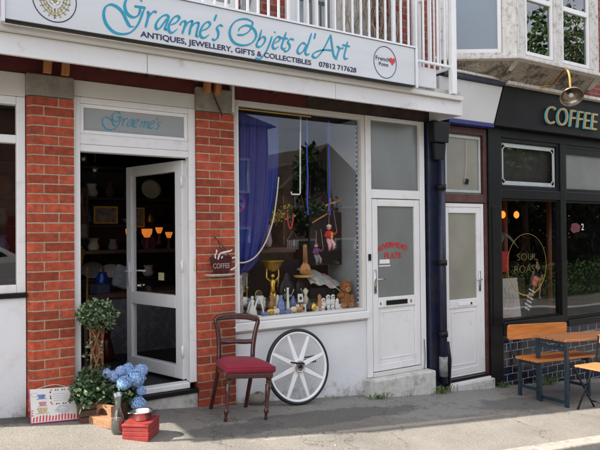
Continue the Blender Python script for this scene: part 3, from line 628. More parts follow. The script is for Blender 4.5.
facet(A,B,0,.10,3.516,5.6,-.0,.1,po); facet(A,B,L1-.17,L1-.0,3.516,5.6,.0,.1,po); facet(B,D,.012,.16,3.516,5.6,.004,.1,po); facet(B,D,.70,.86,3.516,5.6,.0,.1,po); facet(B,D,L2-.17,L2,3.516,5.6,.0,.1,po); facet(D,E_,0.012,.12,3.516,5.6,.004,.1,po); facet(D,E_,L3-.1,L3,3.516,5.6,.0,.1,po)
facet(A,B,.10,L1-.17,3.516,3.56,.0,.1,po); facet(B,D,.16,.70,3.516,3.55,.0,.1,po); facet(B,D,.86,L2-.17,3.516,3.55,.0,.1,po)
po.build('bay_post',m_whitepeel,bay,bevel=.008)
def baywin(p,q,x0,x1,zt,glass=m_glass_up):
    f=MB(); w=.045
    for a in ((x0,x0+w,3.562,5.58),(x1-w,x1,3.562,5.58),(x0+w,x1-w,3.562,3.562+w),(x0+w,x1-w,5.58-w,5.58),(x0+w,x1-w,zt,zt+.06)): facet(p,q,a[0],a[1],a[2],a[3],.02,.07,f)
    o=f.build('bay_casement',m_upvc,bay,bevel=.005)
    t=facet(p,q,x0+w,x1-w,3.562+w,5.58-w,.044,.046); t.build('casement_pane',glass,bay)
baywin(A,B,.102,L1-.172,4.7,M('greyblue_blind_glass',(.22,.26,.30),.15,var=.05,scale=1)); baywin(B,D,.162,.698,4.22); baywin(B,D,.862,L2-.172,4.22); baywin(D,E_,.122,L3-.102,4.7)
MB().prismz([(A[0]+.1,.45),(B[0]+.05,.45),(D[0],.45),(E_[0]-.1,.45),(E_[0]-.1,.5),(A[0]+.1,.5)],3.52,5.6).build('bay_backing',m_wallin2,bay)
MB().tube([(7.47,-.53,4.1),(7.52,-.5,3.75),(7.62,-.4,3.5)],.012,6).build('cable',m_white,bay)
# ================================================================== SHOP SIGN
G_=thing('shop_sign','long silver antiques shop sign with turquoise script lettering above the white fascia','sign',(2.3,-.58,2.93))
sp=MB().box(.455,4.095,-.62,-.56,2.938,3.305).build('sign_panel',m_signface,G_,bevel=.004)
MB().box(.455,4.095,-.632,-.555,3.306,3.322).build('sign_trim',m_signtrim,sp); MB().box(.455,4.095,-.6225,-.555,2.932,2.9375).build('sign_trim',m_black,sp); MB().box(.46,4.09,-.600,-.555,2.9305,2.9318).build('shadow_gap',m_black,sp)
MB().box(.43,.454,-.634,-.555,2.916,3.324).build('end_cap',m_signtrim,G_); MB().box(4.096,4.125,-.634,-.555,2.916,3.324).build('end_cap',m_signtrim,G_)
SIGN=[
[(1.316,3.036),(1.285,3.031),(1.260,3.067),(1.230,3.123),(1.188,3.157),(1.143,3.164),(1.107,3.136),(1.095,3.079),(1.114,3.016),(1.163,2.971),(1.223,2.963),(1.287,2.986),(1.337,3.044),(1.367,3.111),(1.383,3.158),(1.400,3.188)],
[(1.317,3.185),(1.360,3.188),(1.404,3.189)],
[(1.373,3.230),(1.351,3.266),(1.305,3.264),(1.261,3.227),(1.246,3.175),(1.263,3.123),(1.304,3.102),(1.341,3.119),(1.360,3.159),(1.358,3.185)],
[(1.413,3.161),(1.423,3.153),(1.415,3.101),(1.399,3.041)],
[(1.412,3.103),(1.436,3.145),(1.464,3.173),(1.487,3.172)],
[(1.589,3.158),(1.555,3.164),(1.513,3.134),(1.481,3.082),(1.484,3.048),(1.510,3.057),(1.549,3.113),(1.578,3.156)],
[(1.586,3.160),(1.562,3.096),(1.551,3.056),(1.577,3.057)],
[(1.596,3.096),(1.638,3.121),(1.665,3.159),(1.647,3.174),(1.612,3.147),(1.583,3.093),(1.583,3.048),(1.609,3.039),(1.652,3.077)],
[(1.701,3.145),(1.716,3.137),(1.707,3.101),(1.687,3.041)],
[(1.707,3.092),(1.730,3.132),(1.759,3.155),(1.770,3.147),(1.752,3.085),(1.746,3.044)],
[(1.758,3.101),(1.787,3.139),(1.815,3.153),(1.824,3.142),(1.810,3.088),(1.804,3.050),(1.824,3.044)],
[(1.849,3.094),(1.893,3.120),(1.921,3.155),(1.905,3.174),(1.869,3.150),(1.838,3.089),(1.841,3.049),(1.873,3.043),(1.912,3.076)],
[(1.978,3.247),(1.955,3.191)],
[(2.032,3.160),(2.004,3.166),(1.979,3.139),(1.991,3.107),(1.985,3.065),(1.960,3.039),(1.934,3.046)],
[(2.307,3.243),(2.239,3.258),(2.156,3.231),(2.104,3.172),(2.092,3.103),(2.129,3.047),(2.209,3.036),(2.288,3.068),(2.331,3.128),(2.318,3.179),(2.272,3.205),(2.222,3.200),(2.180,3.171),(2.170,3.146)],
[(2.156,3.114),(2.213,3.124),(2.267,3.163),(2.295,3.216),(2.303,3.248)],
[(2.384,3.197),(2.364,3.127),(2.335,3.060),(2.363,3.047),(2.406,3.088),(2.416,3.127),(2.393,3.136),(2.350,3.095)],
[(2.484,3.159),(2.459,3.090),(2.420,3.010),(2.377,2.957),(2.344,2.944),(2.325,2.954)],
[(2.513,3.200),(2.508,3.191)],
[(2.507,3.100),(2.551,3.132),(2.561,3.159),(2.532,3.159),(2.503,3.120),(2.488,3.071),(2.509,3.055),(2.548,3.081)],
[(2.624,3.217),(2.596,3.144),(2.575,3.085),(2.590,3.064),(2.620,3.083)],
[(2.566,3.156),(2.641,3.162)],
[(2.701,3.161),(2.666,3.164),(2.638,3.133),(2.657,3.106),(2.647,3.070),(2.617,3.049),(2.595,3.056)],
[(2.823,3.141),(2.787,3.149),(2.751,3.112),(2.733,3.066),(2.758,3.051),(2.797,3.085),(2.828,3.142)],
[(2.882,3.252),(2.849,3.159),(2.815,3.074),(2.833,3.053),(2.859,3.068)],
[(2.924,3.259),(2.908,3.203)],
[(3.085,3.273),(3.046,3.195),(2.991,3.106),(2.932,3.044),(2.890,3.046),(2.906,3.079),(2.970,3.111),(3.056,3.129),(3.122,3.130)],
[(3.085,3.273),(3.095,3.203),(3.116,3.093),(3.154,3.058)],
[(3.150,3.175),(3.178,3.166),(3.166,3.123),(3.143,3.061)],
[(3.160,3.118),(3.189,3.159),(3.228,3.174)],
[(3.274,3.241),(3.250,3.159),(3.233,3.097),(3.249,3.077),(3.278,3.090)],
[(3.211,3.199),(3.302,3.199)],
]
b=MB()
SIGN.append([(1.668,3.105),(1.684,3.132),(1.702,3.148)])
for i,s in enumerate(SIGN): b.ribbon(s,-.6225-.0002*(i%5),.010 if i not in (18,) else .015,.025)
b.build('lettering',m_teal,G_)
def stext(s,x,z,w,h,bold=.0034,mat=m_navy,y=-.6225,par=G_):
    b=textmesh(s,.06,heavy=bold,extrude=.0008,width=w); hh=max(v.y for v in b.v); b.v=[Vector((v.x,v.y*h/.044,v.z)) for v in b.v]
    b.xf(Matrix.Translation((x,y,z))@Matrix.Rotation(math.pi/2,4,'X')); b.build('lettering',mat,par)
stext('ANTIQUES, JEWELLERY, GIFTS & COLLECTIBLES',1.363,2.968,1.51,.044)
stext('07812 717628',2.958,2.968,.41,.046)
def oval(cx,cz,rx,rz,y,r,mat,par,name='ring'):
    MB().tube([(cx+rx*math.cos(2*math.pi*i/56),y,cz+rz*math.sin(2*math.pi*i/56)) for i in range(56)],r,6,closed=True).build(name,mat,par)
oval(3.717,3.113,.138,.150,-.620,.004,m_navy,G_,'logo_ring')
stext('French',3.602,3.125,.17,.04,.0004); stext('Point',3.64,3.075,.115,.036,.0002)
hp=[(.0,-.038),(-.034,.0),(-.034,.022),(-.018,.033),(.0,.02),(.018,.033),(.034,.022),(.034,.0)]
MB().prism([(3.805+x*1.0,3.135+z*1.05) for x,z in hp],-.624,-.6205).build('heart',m_redvinyl,G_)
# lion emblem: ring and a head drawn in fine gold lines (mane, brows, muzzle)
oval(.765,3.125,.142,.155,-.620,.004,m_navy,G_,'logo_ring')
b=MB(); ln=lambda P,t1=.003,t2=.0065: b.ribbon([(.765+x,3.135+z) for x,z in P],-.6228,t1,t2)
for sx in (1,-1):
    ln([(0,.10),(sx*.04,.105),(sx*.075,.085),(sx*.095,.045),(sx*.10,0),(sx*.088,-.045),(sx*.062,-.085),(sx*.03,-.11),(0,-.125)])
    ln([(sx*.012,.085),(sx*.05,.08),(sx*.075,.045),(sx*.078,.0),(sx*.066,-.045),(sx*.04,-.08),(sx*.012,-.105)])
    ln([(sx*.04,.05),(sx*.058,.025),(sx*.058,-.02),(sx*.045,-.05),(sx*.02,-.075)])
    ln([(sx*.012,.035),(sx*.03,.04),(sx*.045,.028)],.004,.008); ln([(sx*.014,.02),(sx*.028,.024),(sx*.038,.014),(sx*.024,.008)],.003,.006)
    ln([(sx*.010,.03),(sx*.012,.0),(sx*.016,-.025)]); ln([(0,-.03),(sx*.014,-.042),(sx*.03,-.03),(sx*.034,-.01)])
    ln([(sx*.085,.08),(sx*.075,.105),(sx*.055,.108)]); 
    for a in range(9):
        t=1.35-a*.36; c_,s_=math.cos(t),math.sin(t); ln([(sx*.050*c_,.060*s_-.01),(sx*(.075*c_+.008*s_),.088*s_-.02),(sx*.100*c_,.112*s_-.02),(sx*(.112*c_-.012),.126*s_-.012)],.003,.009)
ln([(-.012,-.022),(0,-.03),(.012,-.022),(-.012,-.022)],.006,.008)
b.build('lion_emblem',m_lion,G_)
MB().prism([(.765-.022,3.092),(.765,3.084),(.765+.022,3.092),(.765+.028,3.108),(.765+.010,3.112),(.765-.010,3.112),(.765-.028,3.108)],-.6222,-.6203).build('lion_muzzle',m_white,G_); MB().prism([(.765-.013,3.122),(.765+.013,3.122),(.765+.004,3.112),(.765-.004,3.112)],-.6224,-.6203).build('lion_nose',m_grey,G_)
# transom script: same word, smaller
b=MB()
for i,s in enumerate(SIGN[:14]): b.ribbon([(1.235+(x-1.095)*.53,2.437+(z-3.11)*.50) for x,z in s],.0035-.0002*(i%4),.004,.010,th=.0015)
b.build('lettering',m_teal,df)
# ================================================================== BALCONY RAILING
Rg=thing('balcony_railing','white painted vertical bar railing of the balcony above the shop sign','railing',(1.6,-.52,3.0))
b=MB(); b.box(-1.38,4.70,-.535,-.505,3.215,3.24); b.box(-1.38,4.70,-.54,-.50,4.08,4.115); b.box(4.715,4.74,-.50,-.02,3.215,3.24); b.box(4.71,4.745,-.50,-.02,4.08,4.115)
b.build('rail',m_paintrail,Rg,bevel=.003)
b=MB(); x=-1.30; 
while x<4.66: b.box(x,x+.017,-.529,-.512,3.241,4.079); x+=.1
y=-.43
while y<-.03: b.box(4.72,4.736,y,y+.016,3.241,4.079); y+=.085
b.build('bars',m_paintrail,Rg)
MB().box(4.68,4.742,-.565,-.50,2.94,4.14).build('post',m_paintrail,Rg,bevel=.005)
MB().box(2.9,2.93,-.50,-.465,3.0,4.1).build('post',m_paintrail,Rg); MB().box(3.93,3.96,-.50,-.465,3.0,4.1).build('post',m_paintrail,Rg)
v=thing('dead_climber','tangle of dry grey climber stems on the pale pilaster behind the balcony bars','climbing plant',(3.9,-.05,3.0)); 
for nm,cnt in (('stem',46),):
    b=MB()
    for i in range(cnt):
        x=random.uniform(3.66,4.32); z=3.02; P=[(x,-.06,z)]
        for k in range(9): x+=random.gauss(0,.05); z+=random.uniform(.08,.22); x=min(4.4,max(3.62,x)); P.append((x,-.05-random.random()*.09,z))
        b.tube(crom(P,3),random.uniform(.003,.008),4,False)
    b.build(nm,M('dry_stem',(.30,.26,.20),.9,var=.3),v)
tag(MB().box(4.14,4.52,-.49,-.47,2.98,3.19).build('offcut_panel',m_fascia,bevel=.02),'blank white board offcut standing between the sign end and balcony post','board')
# ================================================================== CHAIR
ch=thing('dining_chair','mahogany balloon back dining chair with crimson padded seat on the pavement','chair',(2.265,-.345,zg(2.265,-.345)+.002),R_(-4)); ch.rotation_euler=(0,R_(5.5),R_(-4)); ch.scale=(1,1,1.03)
W2=.18; FY=-.21; BY=.13
seat=MB(); seat.prismz([(-.225,FY-.03),(.225,FY-.03),(.19,BY),(-.19,BY)],.375,.435); seat.build('seat',m_velvet,ch,True,.022,False)
cu=MB(); n=14
g=[]
for j in range(n+1):
    for i in range(n+1):
        u=-1+2*i/n; v2=-1+2*j/n; w=.222-(.032)*(v2+1)/2; g.append((u*w,(FY-.028)+(BY-FY+.026)*(v2+1)/2,.425+.048*(1-u**6)*(1-v2**6)*(.75+.25*math.cos(u*1.5)*math.cos(v2*1.5))))
cu.add(g,[(j*(n+1)+i,j*(n+1)+i+1,(j+1)*(n+1)+i+1,(j+1)*(n+1)+i) for j in range(n) for i in range(n)]); cu.sm=True
cu.build('cushion_top',m_velvet,ch,True,0,False)
rl=MB().prismz([(-.205,FY-.01),(.205,FY-.01),(.175,BY-.01),(-.175,BY-.01)],.335,.374); rl.build('seat_rail',m_mahog,ch,False,.006,False)
prof=[(.014,0),(.017,.012),(.011,.03),(.013,.05),(.022,.075),(.015,.09),(.012,.10),(.019,.20),(.026,.285),(.016,.295),(.027,.307),(.016,.318),(.022,.325),(.028,.345),(.026,.37)]
for sx in (-1,1): MB().lathe((sx*W2,FY+.02,-.01 if sx>0 else 0),prof,14).build('leg',m_mahog,ch,True,0,False)
for sx in (-1,1):
    P=crom([(sx*.165,BY+.075,-.0),(sx*.162,BY+.04,.14),(sx*.16,BY+.0,.30),(sx*.158,BY-.005,.42),(sx*.162,BY+.010,.55),(sx*.180,BY+.025,.67),(sx*.200,BY+.035,.745),(sx*.188,BY+.038,.775),(sx*.15,BY+.040,.785)],5)
    MB().tube(P,[.017+.004*math.sin(i/len(P)*3.1) for i in range(len(P))],10).build('leg',m_mahog,ch,True,0,False)
b=MB(); P=crom([(-.180,BY+.037,.772),(-.10,BY+.044,.785),(0,BY+.048,.787),(.10,BY+.044,.785),(.180,BY+.037,.772)],6)
for dz in (-.012,0,.012): b.tube([(x,y,z+dz) for x,y,z in P],.015,10)
b.build('top_rail',m_mahog,ch,True,0,False)
b=MB(); P=crom([(-.162,BY+.014,.575),(-.08,BY+.024,.568),(0,BY+.028,.570),(.08,BY+.024,.568),(.162,BY+.014,.575)],6); b.tube(P,.016,10); b.tube([(x,y,z+.014) for x,y,z in P],.012,10)
b.build('back_rail',m_mahog,ch,True,0,False)
# ================================================================== WHEEL
Wc=Vector((3.0,-.155,.235)); R=.352
wh=thing('spoked_wheel','large white eight spoked wheel with black tyre leaning against the white wall','wheel',Wc); wh.rotation_euler=(R_(-9),0,R_(2)); 
MB().ringxz((0,0,0),R-.016,.019,72,12).build('tyre',m_rubber,wh,True,0,False)
b=MB()
for yy,rr in ((0,.318),): b.tube([(rr*math.cos(2*math.pi*i/64),yy,rr*math.sin(2*math.pi*i/64)) for i in range(64)],.016,8,closed=True)
b.build('rim',m_white,wh,True,0,False)
for k in range(8):
    a=2*math.pi*k/8+.28; d=Vector((math.cos(a),0,math.sin(a))); n_=Vector((-math.sin(a),0,math.cos(a))); b=MB()
    vs=[]
    for r,w,t in ((.045,.024,.012),(.31,.014,.009)):
        c=d*r; vs+=[c+n_*w+Vector((0,-t,0)),c-n_*w+Vector((0,-t,0)),c-n_*w+Vector((0,t,0)),c+n_*w+Vector((0,t,0))]
    b.add(vs,[(0,1,2,3),(7,6,5,4),(0,4,5,1),(1,5,6,2),(2,6,7,3),(3,7,4,0)]); b.build('spoke',m_white,wh,False,.004,False)
hb=MB().tube([(0,-.03,0),(0,.03,0)],.058,28).build('hub',m_white,wh,True,0,False)
MB().ringxz((0,-.031,0),.052,.007,32,8).build('hub_ring',m_chrome,hb,True,0,False); MB().tube([(0,-.036,0),(0,-.029,0)],.040,24).build('hub_plate',m_steel,hb,False,0,False); MB().tube([(0,-.05,0),(0,-.036,0)],.018,16).build('axle_cap',m_black,hb,False,0,False)
MB().tube([(-.09,-.02,.05),(-.03,-.04,.035),(.0,-.04,.03),(.05,-.035,.02)],.008,6).build('valve_stem',m_black,wh,True,0,False)
bl=MB().ball((0,0,0),.1,12,8,(1.1,.6,.55)); 
for v in bl.v: v+=Vector((random.gauss(0,.006),random.gauss(0,.006),random.gauss(0,.006)))
st=thing('stone','grey rubble stone behind the rear leg of the red chair','stone',(2.60,-.09,zg(2.6)+.05)); bl.build('stone',m_concrete,None,True,0,False).parent=st
# ================================================================== LEANING TIN SIGN
ts=thing('tin_postcard_sign','white tin sign with airmail and red striped borders leaning on the left brick pier','sign',(.835,-.22,.117))
Bl=Vector((.655,-.25,.131)); U=Vector((.352,.035,-.034)); Wd=U.length; u=U.normalized(); v_=Vector((-.03,.14,.222)); v_=(v_-u*v_.dot(u)).normalized(); H=.262; nn=u.cross(v_)   # normal towards camera (-y)
mt=Matrix((( u.x,nn.x,v_.x,Bl.x),(u.y,nn.y,v_.y,Bl.y),(u.z,nn.z,v_.z,Bl.z),(0,0,0,1)))
if nn.y>0: mt=Matrix((( u.x,-nn.x,v_.x,Bl.x),(u.y,-nn.y,v_.y,Bl.y),(u.z,-nn.z,v_.z,Bl.z),(0,0,0,1)))
def brd(name,mat,fn,par=ts,**k):
    b=MB(); fn(b); b.xf(mt); return b.build(name,mat,par,**k)
m_tin=M('tin_plate_white',(.66,.65,.60),.35,var=.05)
pl=brd('tin_plate',m_tin,lambda b:b.box(0,Wd,-.006,0,0,H),bevel=.003)
m_pinkline=M('magenta_edge',(.55,.03,.18),.5); 
def f(b):
    for a in ((0,Wd,0,.006),(0,.005,.006,H),): b.box(a[0],a[1],.0003,.0012,a[2],a[3])
brd('edge_line',m_pinkline,f,pl)
def f(b):
    for i in range(15):
        x=.012+i*.0225; h=.034+.012*abs(math.sin(i*.5)); b.add([(x,.0009,.010),(x+.011,.0009,.010),(x+.017,.0009,.010+h),(x+.006,.0009,.010+h)],[(0,1,2,3)])
    for i in range(3): b.box(.007+i*.001,.02,.0003,.0011,.055+i*.018,.063+i*.018); b.box(Wd-.022,Wd-.008,.0003,.0011,.055+i*.018,.063+i*.018)
brd('red_stripes',m_redvinyl,f,pl)
ex0,ex1,ez0,ez1=.145,.305,.130,.248
def st_(k):
    def f(b):
        n=9
        for i in range(n):
            if i%3!=k: continue
            x=ex0+.006+i*(ex1-ex0-.012)/n; w=(ex1-ex0-.012)/n*.8
            for z in (ez0,ez1-.010): b.add([(x,.0009,z),(x+w*.8,.0009,z),(x+w,.0009,z+.010),(x+w*.2,.0009,z+.010)],[(0,1,2,3)])
        for i in range(6):
            if i%3!=k: continue
            z=ez0+.012+i*(ez1-ez0-.024)/6
            for x in (ex0,ex1-.010): b.box(x,x+.010,.0004,.0011,z,z+.013)
    return f
brd('airmail_border',m_redvinyl,st_(0),pl); brd('airmail_border',m_navy,st_(2),pl)
def f(b):
    for i in range(4): b.box(ex0+.022,ex1-.022-(i%2)*.02,.0003,.0009,ez0+.03+i*.017,ez0+.032+i*.017)
    for i in range(3): b.box(.17,.26,.0003,.0009,.075+i*.008,.0765+i*.008)
brd('written_lines',M('pale_grey_ink',(.32,.32,.36),.6),f,pl)
def cup(cx,cz,s):
    def f(b):
        b.add([(cx+x*s,.001,cz+z*s) for x,z in ((-.02,0),(.02,0),(.03,.022),(.026,.03),(-.026,.03),(-.03,.022))],[tuple(range(6))]); b.add([(cx+x*s,.001,cz+z*s) for x,z in ((-.04,-.006),(.04,-.006),(.03,-.001),(-.03,-.001))],[(0,1,2,3)])
    return f
brd('teacup_picture',m_bluep,cup(.085,.185,1)); brd('teacup_picture',M('rose_pattern',(.5,.2,.22),.5,var=.5,scale=80),cup(.09,.130,.95)); brd('teacup_picture',M('tan_pattern',(.5,.36,.2),.5,var=.3,scale=60),cup(.085,.075,1.3))
m_lil=M('lilac_postmark',(.40,.36,.58),.6,var=.3,scale=60)
def f(b):
    for rr,c,d in ((.035,.235,.09),(.026,.235,.09),(.018,.035,.215)):
        b.add([(c+(rr+e)*1.25*math.cos(i*.3307),.0009,d+(rr+e)*.8*math.sin(i*.3307)) for e in (0,.004) for i in range(19)],[(i,(i+1)%19,19+(i+1)%19,19+i) for i in range(19)])
brd('postmark',m_lil,f,pl)
brd('hanging_string',m_rope,lambda b:b.tube(crom([(.06,-.003,H),(.12,.012,H+.012),(.19,.016,H+.018),(.28,-.003,H)],6),.0025,5),ts)
# ================================================================== RED BOX, PAN, CARAFE, WOOD
rb=thing('red_wooden_box','small red painted wooden box with plank grooves on the sunny pavement','box',(1.325,-.70,zg(1.325,-.7)),R_(-38))
b=MB()
for i,(z0,z1) in enumerate(((0,.034),(.036,.066),(.068,.098))): e=.002*(i%2); b.box(-.095-e,.095+e,-.115,.115,z0,z1)
b.build('box_body',m_redwood,rb,False,.003,False); MB().box(-.099,.099,-.12,.12,.100,.118).build('lid',m_redwood,rb,False,.004,False)
MB().box(-.094,.094,-.114,.114,.0985,.0995).build('shadow_gap',m_blackmatt,rb,False,0,False)
pn=thing('metal_bowl','shallow stainless steel bowl with small side handle on the red box','bowl',(1.335,-.69,zg(1.325,-.7)+.119))
MB().lathe((0,0,0),[(.0,0),(.060,0),(.066,.006),(.070,.055),(.079,.058),(.079,.061),(.066,.059),(.062,.010),(0,.006)],32).build('bowl_body',m_steel,pn,True,0,False)
MB().tube([(-.075,-.005,.055),(-.098,-.008,.058),(-.103,.005,.058),(-.075,.012,.055)],.004,6).build('handle',m_steel,pn,True,0,False)
cf=thing('glass_carafe','clear glass carafe with narrow neck standing left of the red box','carafe',(1.185,-.60,zg(1.185,-.6)))
m_cg=M_glass('carafe_glass',.16,(.90,.93,.92))
MB().lathe((0,0,0),[(.040,0),(.044,.01),(.050,.05),(.044,.11),(.026,.17),(.022,.20),(.026,.25),(.036,.292),(.034,.292),(.024,.25),(.019,.20),(.023,.17),(.041,.11),(.047,.05),(.041,.012),(.0,.008)],28).build('glass_body',m_cg,cf,True,0,False)
MB().lathe((0,0,.013),[(0,0),(.038,0),(.044,.04),(.041,.085),(.0,.09)],20).build('dark_pebbles',M('dark_pebbles',(.035,.03,.03),.7,var=.8,scale=70,bump=1,bscale=80),cf,True,0,False)
ww=thing('wooden_arch_block','pale wooden block with an arched cut-out between planter and carafe','wooden ornament',(1.14,-.36,zg(1.14,-.36)),R_(-62))
b=MB(); b.box(-.165,.165,-.055,.035,0,.065); b.build('base_block',m_palewood,ww,False,.004,False)
arch=[(-.09,.066),(-.055,.066)]+[(.0-.055*math.cos(t*math.pi/8),.066+.055*math.sin(t*math.pi/8)) for t in range(1,8)]+[(.055,.066),(.09,.066),(.09,.145),(-.09,.145)]
a2=MB(); 
k=len(arch); top=[(-.09,.145)]+[(-.055*math.cos(t*math.pi/8)*1.0,.145) for t in range(0,9)]+[(.09,.145)]
inn=[(-.09,.066)]+[(-.055*math.cos(t*math.pi/8),.066+.058*math.sin(t*math.pi/8)) for t in range(0,9)]+[(.09,.066)]
for i in range(10): 
    q=[inn[i],inn[i+1],top[i+1],top[i]]; a2.prism(q,-.005,.03)
a2.build('arch_piece',m_palewood,ww,False,0,False)
MB().box(-.088,.088,.031,.036,.067,.14).build('backing',m_brownwood,ww,False,0,False)
# ================================================================== TOPIARY + HYDRANGEA + PLANTER
tp=thing('topiary_ball','potted variegated topiary ball on a woven rattan stem by the shop door','potted plant',(1.14,-.18,zg(1.14,-.18)))
rnd=random.Random(3)
pt=MB(); pt.lathe((0,0,0),[(.075,0),(.10,.17),(.108,.172),(.108,.19),(.095,.19),(.09,.16),(0,.155)],20); pt.build('pot',m_brownwood,tp,True,0,False)
b=MB()
for k in range(5):
    for sg in (1,-1):
        P=[((.052+.010*math.cos(z*9))*math.cos(k*1.257+sg*z*7),(.052+.010*math.cos(z*9))*math.sin(k*1.257+sg*z*7),.16+z) for z in [q*.02 for q in range(28)]]
        b.tube(P,.0075,5)
b.tube([(.065*math.cos(q*.524),.065*math.sin(q*.524),.72) for q in range(12)],.010,6,closed=True); b.tube([(.0,.0,.15),(.0,0,.78)],.012,6)
b.build('rattan_stem',m_rattan,tp,True,0,False)
def puff(n,c,r,size,sq=(1,1,1),shell=.55,rn=rnd):
    b=MB()
    for i in range(n):
        d=Vector((rn.gauss(0,1),rn.gauss(0,1),rn.gauss(0,1))).normalized(); rr=r*(shell+(1-shell)*rn.random()**.6)*(1+.13*math.sin(d.x*7+1)*math.cos(d.z*6)+.08*math.sin(d.y*11+d.z*9))*(1.12 if rn.random()<.04 else 1)
        b.leaf((c[0]+d.x*rr*sq[0],c[1]+d.y*rr*sq[1],c[2]+d.z*rr*sq[2]),size*(.7+.6*rn.random()),rn)
    return b
puff(1400,(0,0,.80),.138,.019,(1,1,.80)).build('foliage',m_leafd,tp,False,0,False)
puff(380,(0,0,.80),.147,.017,(1,1,.80),.85).build('foliage',m_leafv,tp,False,0,False)
MB().ball((0,0,.80),.10,12,8,(1,1,.8)).build('moss_core',m_leafd,tp,True,0,False)
puff(700,(-.01,.0,.26),.17,.026,(.95,.8,.95)).build('ivy_skirt',m_leafd,tp,False,0,False); puff(60,(-.02,-.02,.52),.10,.020,(.7,.7,1.2)).build('ivy_leaves',m_leafv,tp,False,0,False)
pb_=thing('planter_box','dark brown wooden planter crate with leafy plant beside the tin sign','planter',(1.075,-.23,zg(1.075,-.23)))
b=MB(); b.box(-.085,.085,-.075,.075,0,.15); b.build('crate',m_brownwood,pb_,False,.004,False); b=MB(); b.box(-.09,.09,-.081,-.076,.05,.055); b.box(-.09,.09,-.081,-.076,.10,.105); b.build('crate_slat_gap',m_blackmatt,pb_,False,0,False)
puff(620,(0,0,.21),.13,.030,(1.0,.8,.85)).build('foliage',m_leafd,pb_,False,0,False); puff(90,(0,-.02,.22),.14,.022,(1,.8,.8),.8).build('pale_foliage',m_leafv,pb_,False,0,False)
hy=thing('hydrangea','blue flowering hydrangea in a hidden pot at the shop doorstep','potted plant',(1.30,-.22,zg(1.3,-.22)))
MB().lathe((0,0,0),[(.07,0),(.09,.13),(.095,.15),(.08,.15),(0,.13)],18).build('pot',m_brownwood,hy,True,0,False)
puff(520,(-.02,0,.20),.15,.042,(1.05,.8,.75)).build('foliage',m_leafd,hy,False,0,False); puff(60,(-.02,-.03,.2),.16,.036,(1,.8,.7),.85).build('pale_foliage',m_leafv,hy,False,0,False)
b=MB()
heads=[(-.055,-.05,.345,.042,1),(.00,-.04,.375,.046,1),(.06,-.03,.375,.046,0),(.0,-.13,.30,.052,0),(.10,-.08,.315,.068,0),(.165,-.02,.355,.058,1),(.145,-.10,.215,.042,0),(.115,-.12,.125,.052,0),(-.105,-.04,.37,.036,1),(-.04,-.14,.22,.018,0)]
for (x,y,z,r,l) in heads:
    b.tube([(x*.3,y*.3,.1),(x*.8,y*.8,z-.05),(x,y,z)],.004,5)
b.build('stems',m_leafd,hy,False,0,False)
for (x,y,z,r,l) in heads:
    f=MB(); n=int(210*(r/.05)**2); e1,e2,e3=[rnd.uniform(.82,1.18) for _ in range(3)]; lum=rnd.uniform(.1,.22)
    for i in range(n):
        a=i*2.39996; zz=1-2*(i+.5)/n; q=math.sqrt(1-zz*zz); d=Vector((q*math.cos(a),q*math.sin(a),zz)); c=Vector((x+d.x*r*e1*(.86+lum*rnd.random()+.06*math.sin(d.x*9+d.z*7)),y+d.y*r*e2*(.86+lum*rnd.random()),z+d.z*r*e3*(.86+lum*rnd.random()+.06*math.sin(d.y*9+d.x*5)))); e=d.orthogonal().normalized(); e=Matrix.Rotation(rnd.random()*6,3,d)@e; g=d.cross(e); s=.0098
        vs=[c]; 
        for k in range(4):
            t=k*math.pi/2; p=e*math.cos(t)+g*math.sin(t); q2=e*math.cos(t+.785)+g*math.sin(t+.785); vs+=[c+p*s+d*.003,c+q2*s*.42-d*.001]
        f.add(vs,[(0,8,1,2),(0,2,3,4),(0,4,5,6),(0,6,7,8)])
    f.ball((x,y,z),r*.70,10,7); f.sm=True
    f.build('flower_head',m_hydp if l else m_hyd,hy,False,0,False)
b=MB(); r=random.Random(77)
for i in range(420):
    x=r.uniform(-.3,7.8); y=-.05-abs(r.gauss(0,.16)) if r.random()<.7 else r.uniform(-1.7,-.1); b.leaf((x,y,zg(x,y)+.004),r.uniform(.004,.013),r,1.2)
for v in b.v: v.z=min(v.z,zg(v.x,v.y)+.010)
tag(b.build('grit_and_leaf_crumbs',M_leaf('dry_crumbs',(.20,.16,.11),.5)),'scattered grit and dry leaf crumbs along the foot of the shopfronts','debris',kind='stuff')
# ================================================================== CUP SIGN
cs=thing('cup_shaped_sign','dark red coffee cup shaped metal sign with saucer hanging on the right brick pier','sign',(2.225,-.09,1.15))
o=[(2.135,1.30),(2.31,1.30),(2.325,1.25),(2.315,1.19),(2.28,1.135),(2.23,1.12),(2.185,1.135),(2.145,1.19),(2.125,1.25)]
cb=MB().prism(crom(o,5,True),-.135,-.115).build('cup_body',m_cupred,cs,bevel=.003)
MB().lathe((2.225,-.122,1.118),[(0,.0),(.10,.004),(.155,.02),(.158,.026),(.10,.014),(0,.01)],32,1,.22).build('saucer',M('saucer_cream',(.5,.46,.40),.4,var=.25,scale=30),cs,True)
MB().tube(crom([(2.315,-.125,1.27),(2.36,-.125,1.285),(2.385,-.125,1.25),(2.37,-.125,1.20),(2.315,-.125,1.175)],6),.007,8).build('cup_handle',m_porc,cs,True)
b=MB(); b.ribbon([(2.17,1.28),(2.165,1.31),(2.18,1.34),(2.175,1.36)],-.137,.008,.014); b.ribbon([(2.19,1.27),(2.21,1.32),(2.25,1.335),(2.31,1.345),(2.33,1.36)],-.138,.010,.022); b.ribbon([(2.225,1.28),(2.235,1.30)],-.137,.010,.02); b.build('steam_swirl',m_porc,cs)
text('lettering','COFFEE',.062,M('cup_lettering',(.32,.24,.20),.5),cs,(2.145,-.1365,1.195),bold=.0008,width=.16)
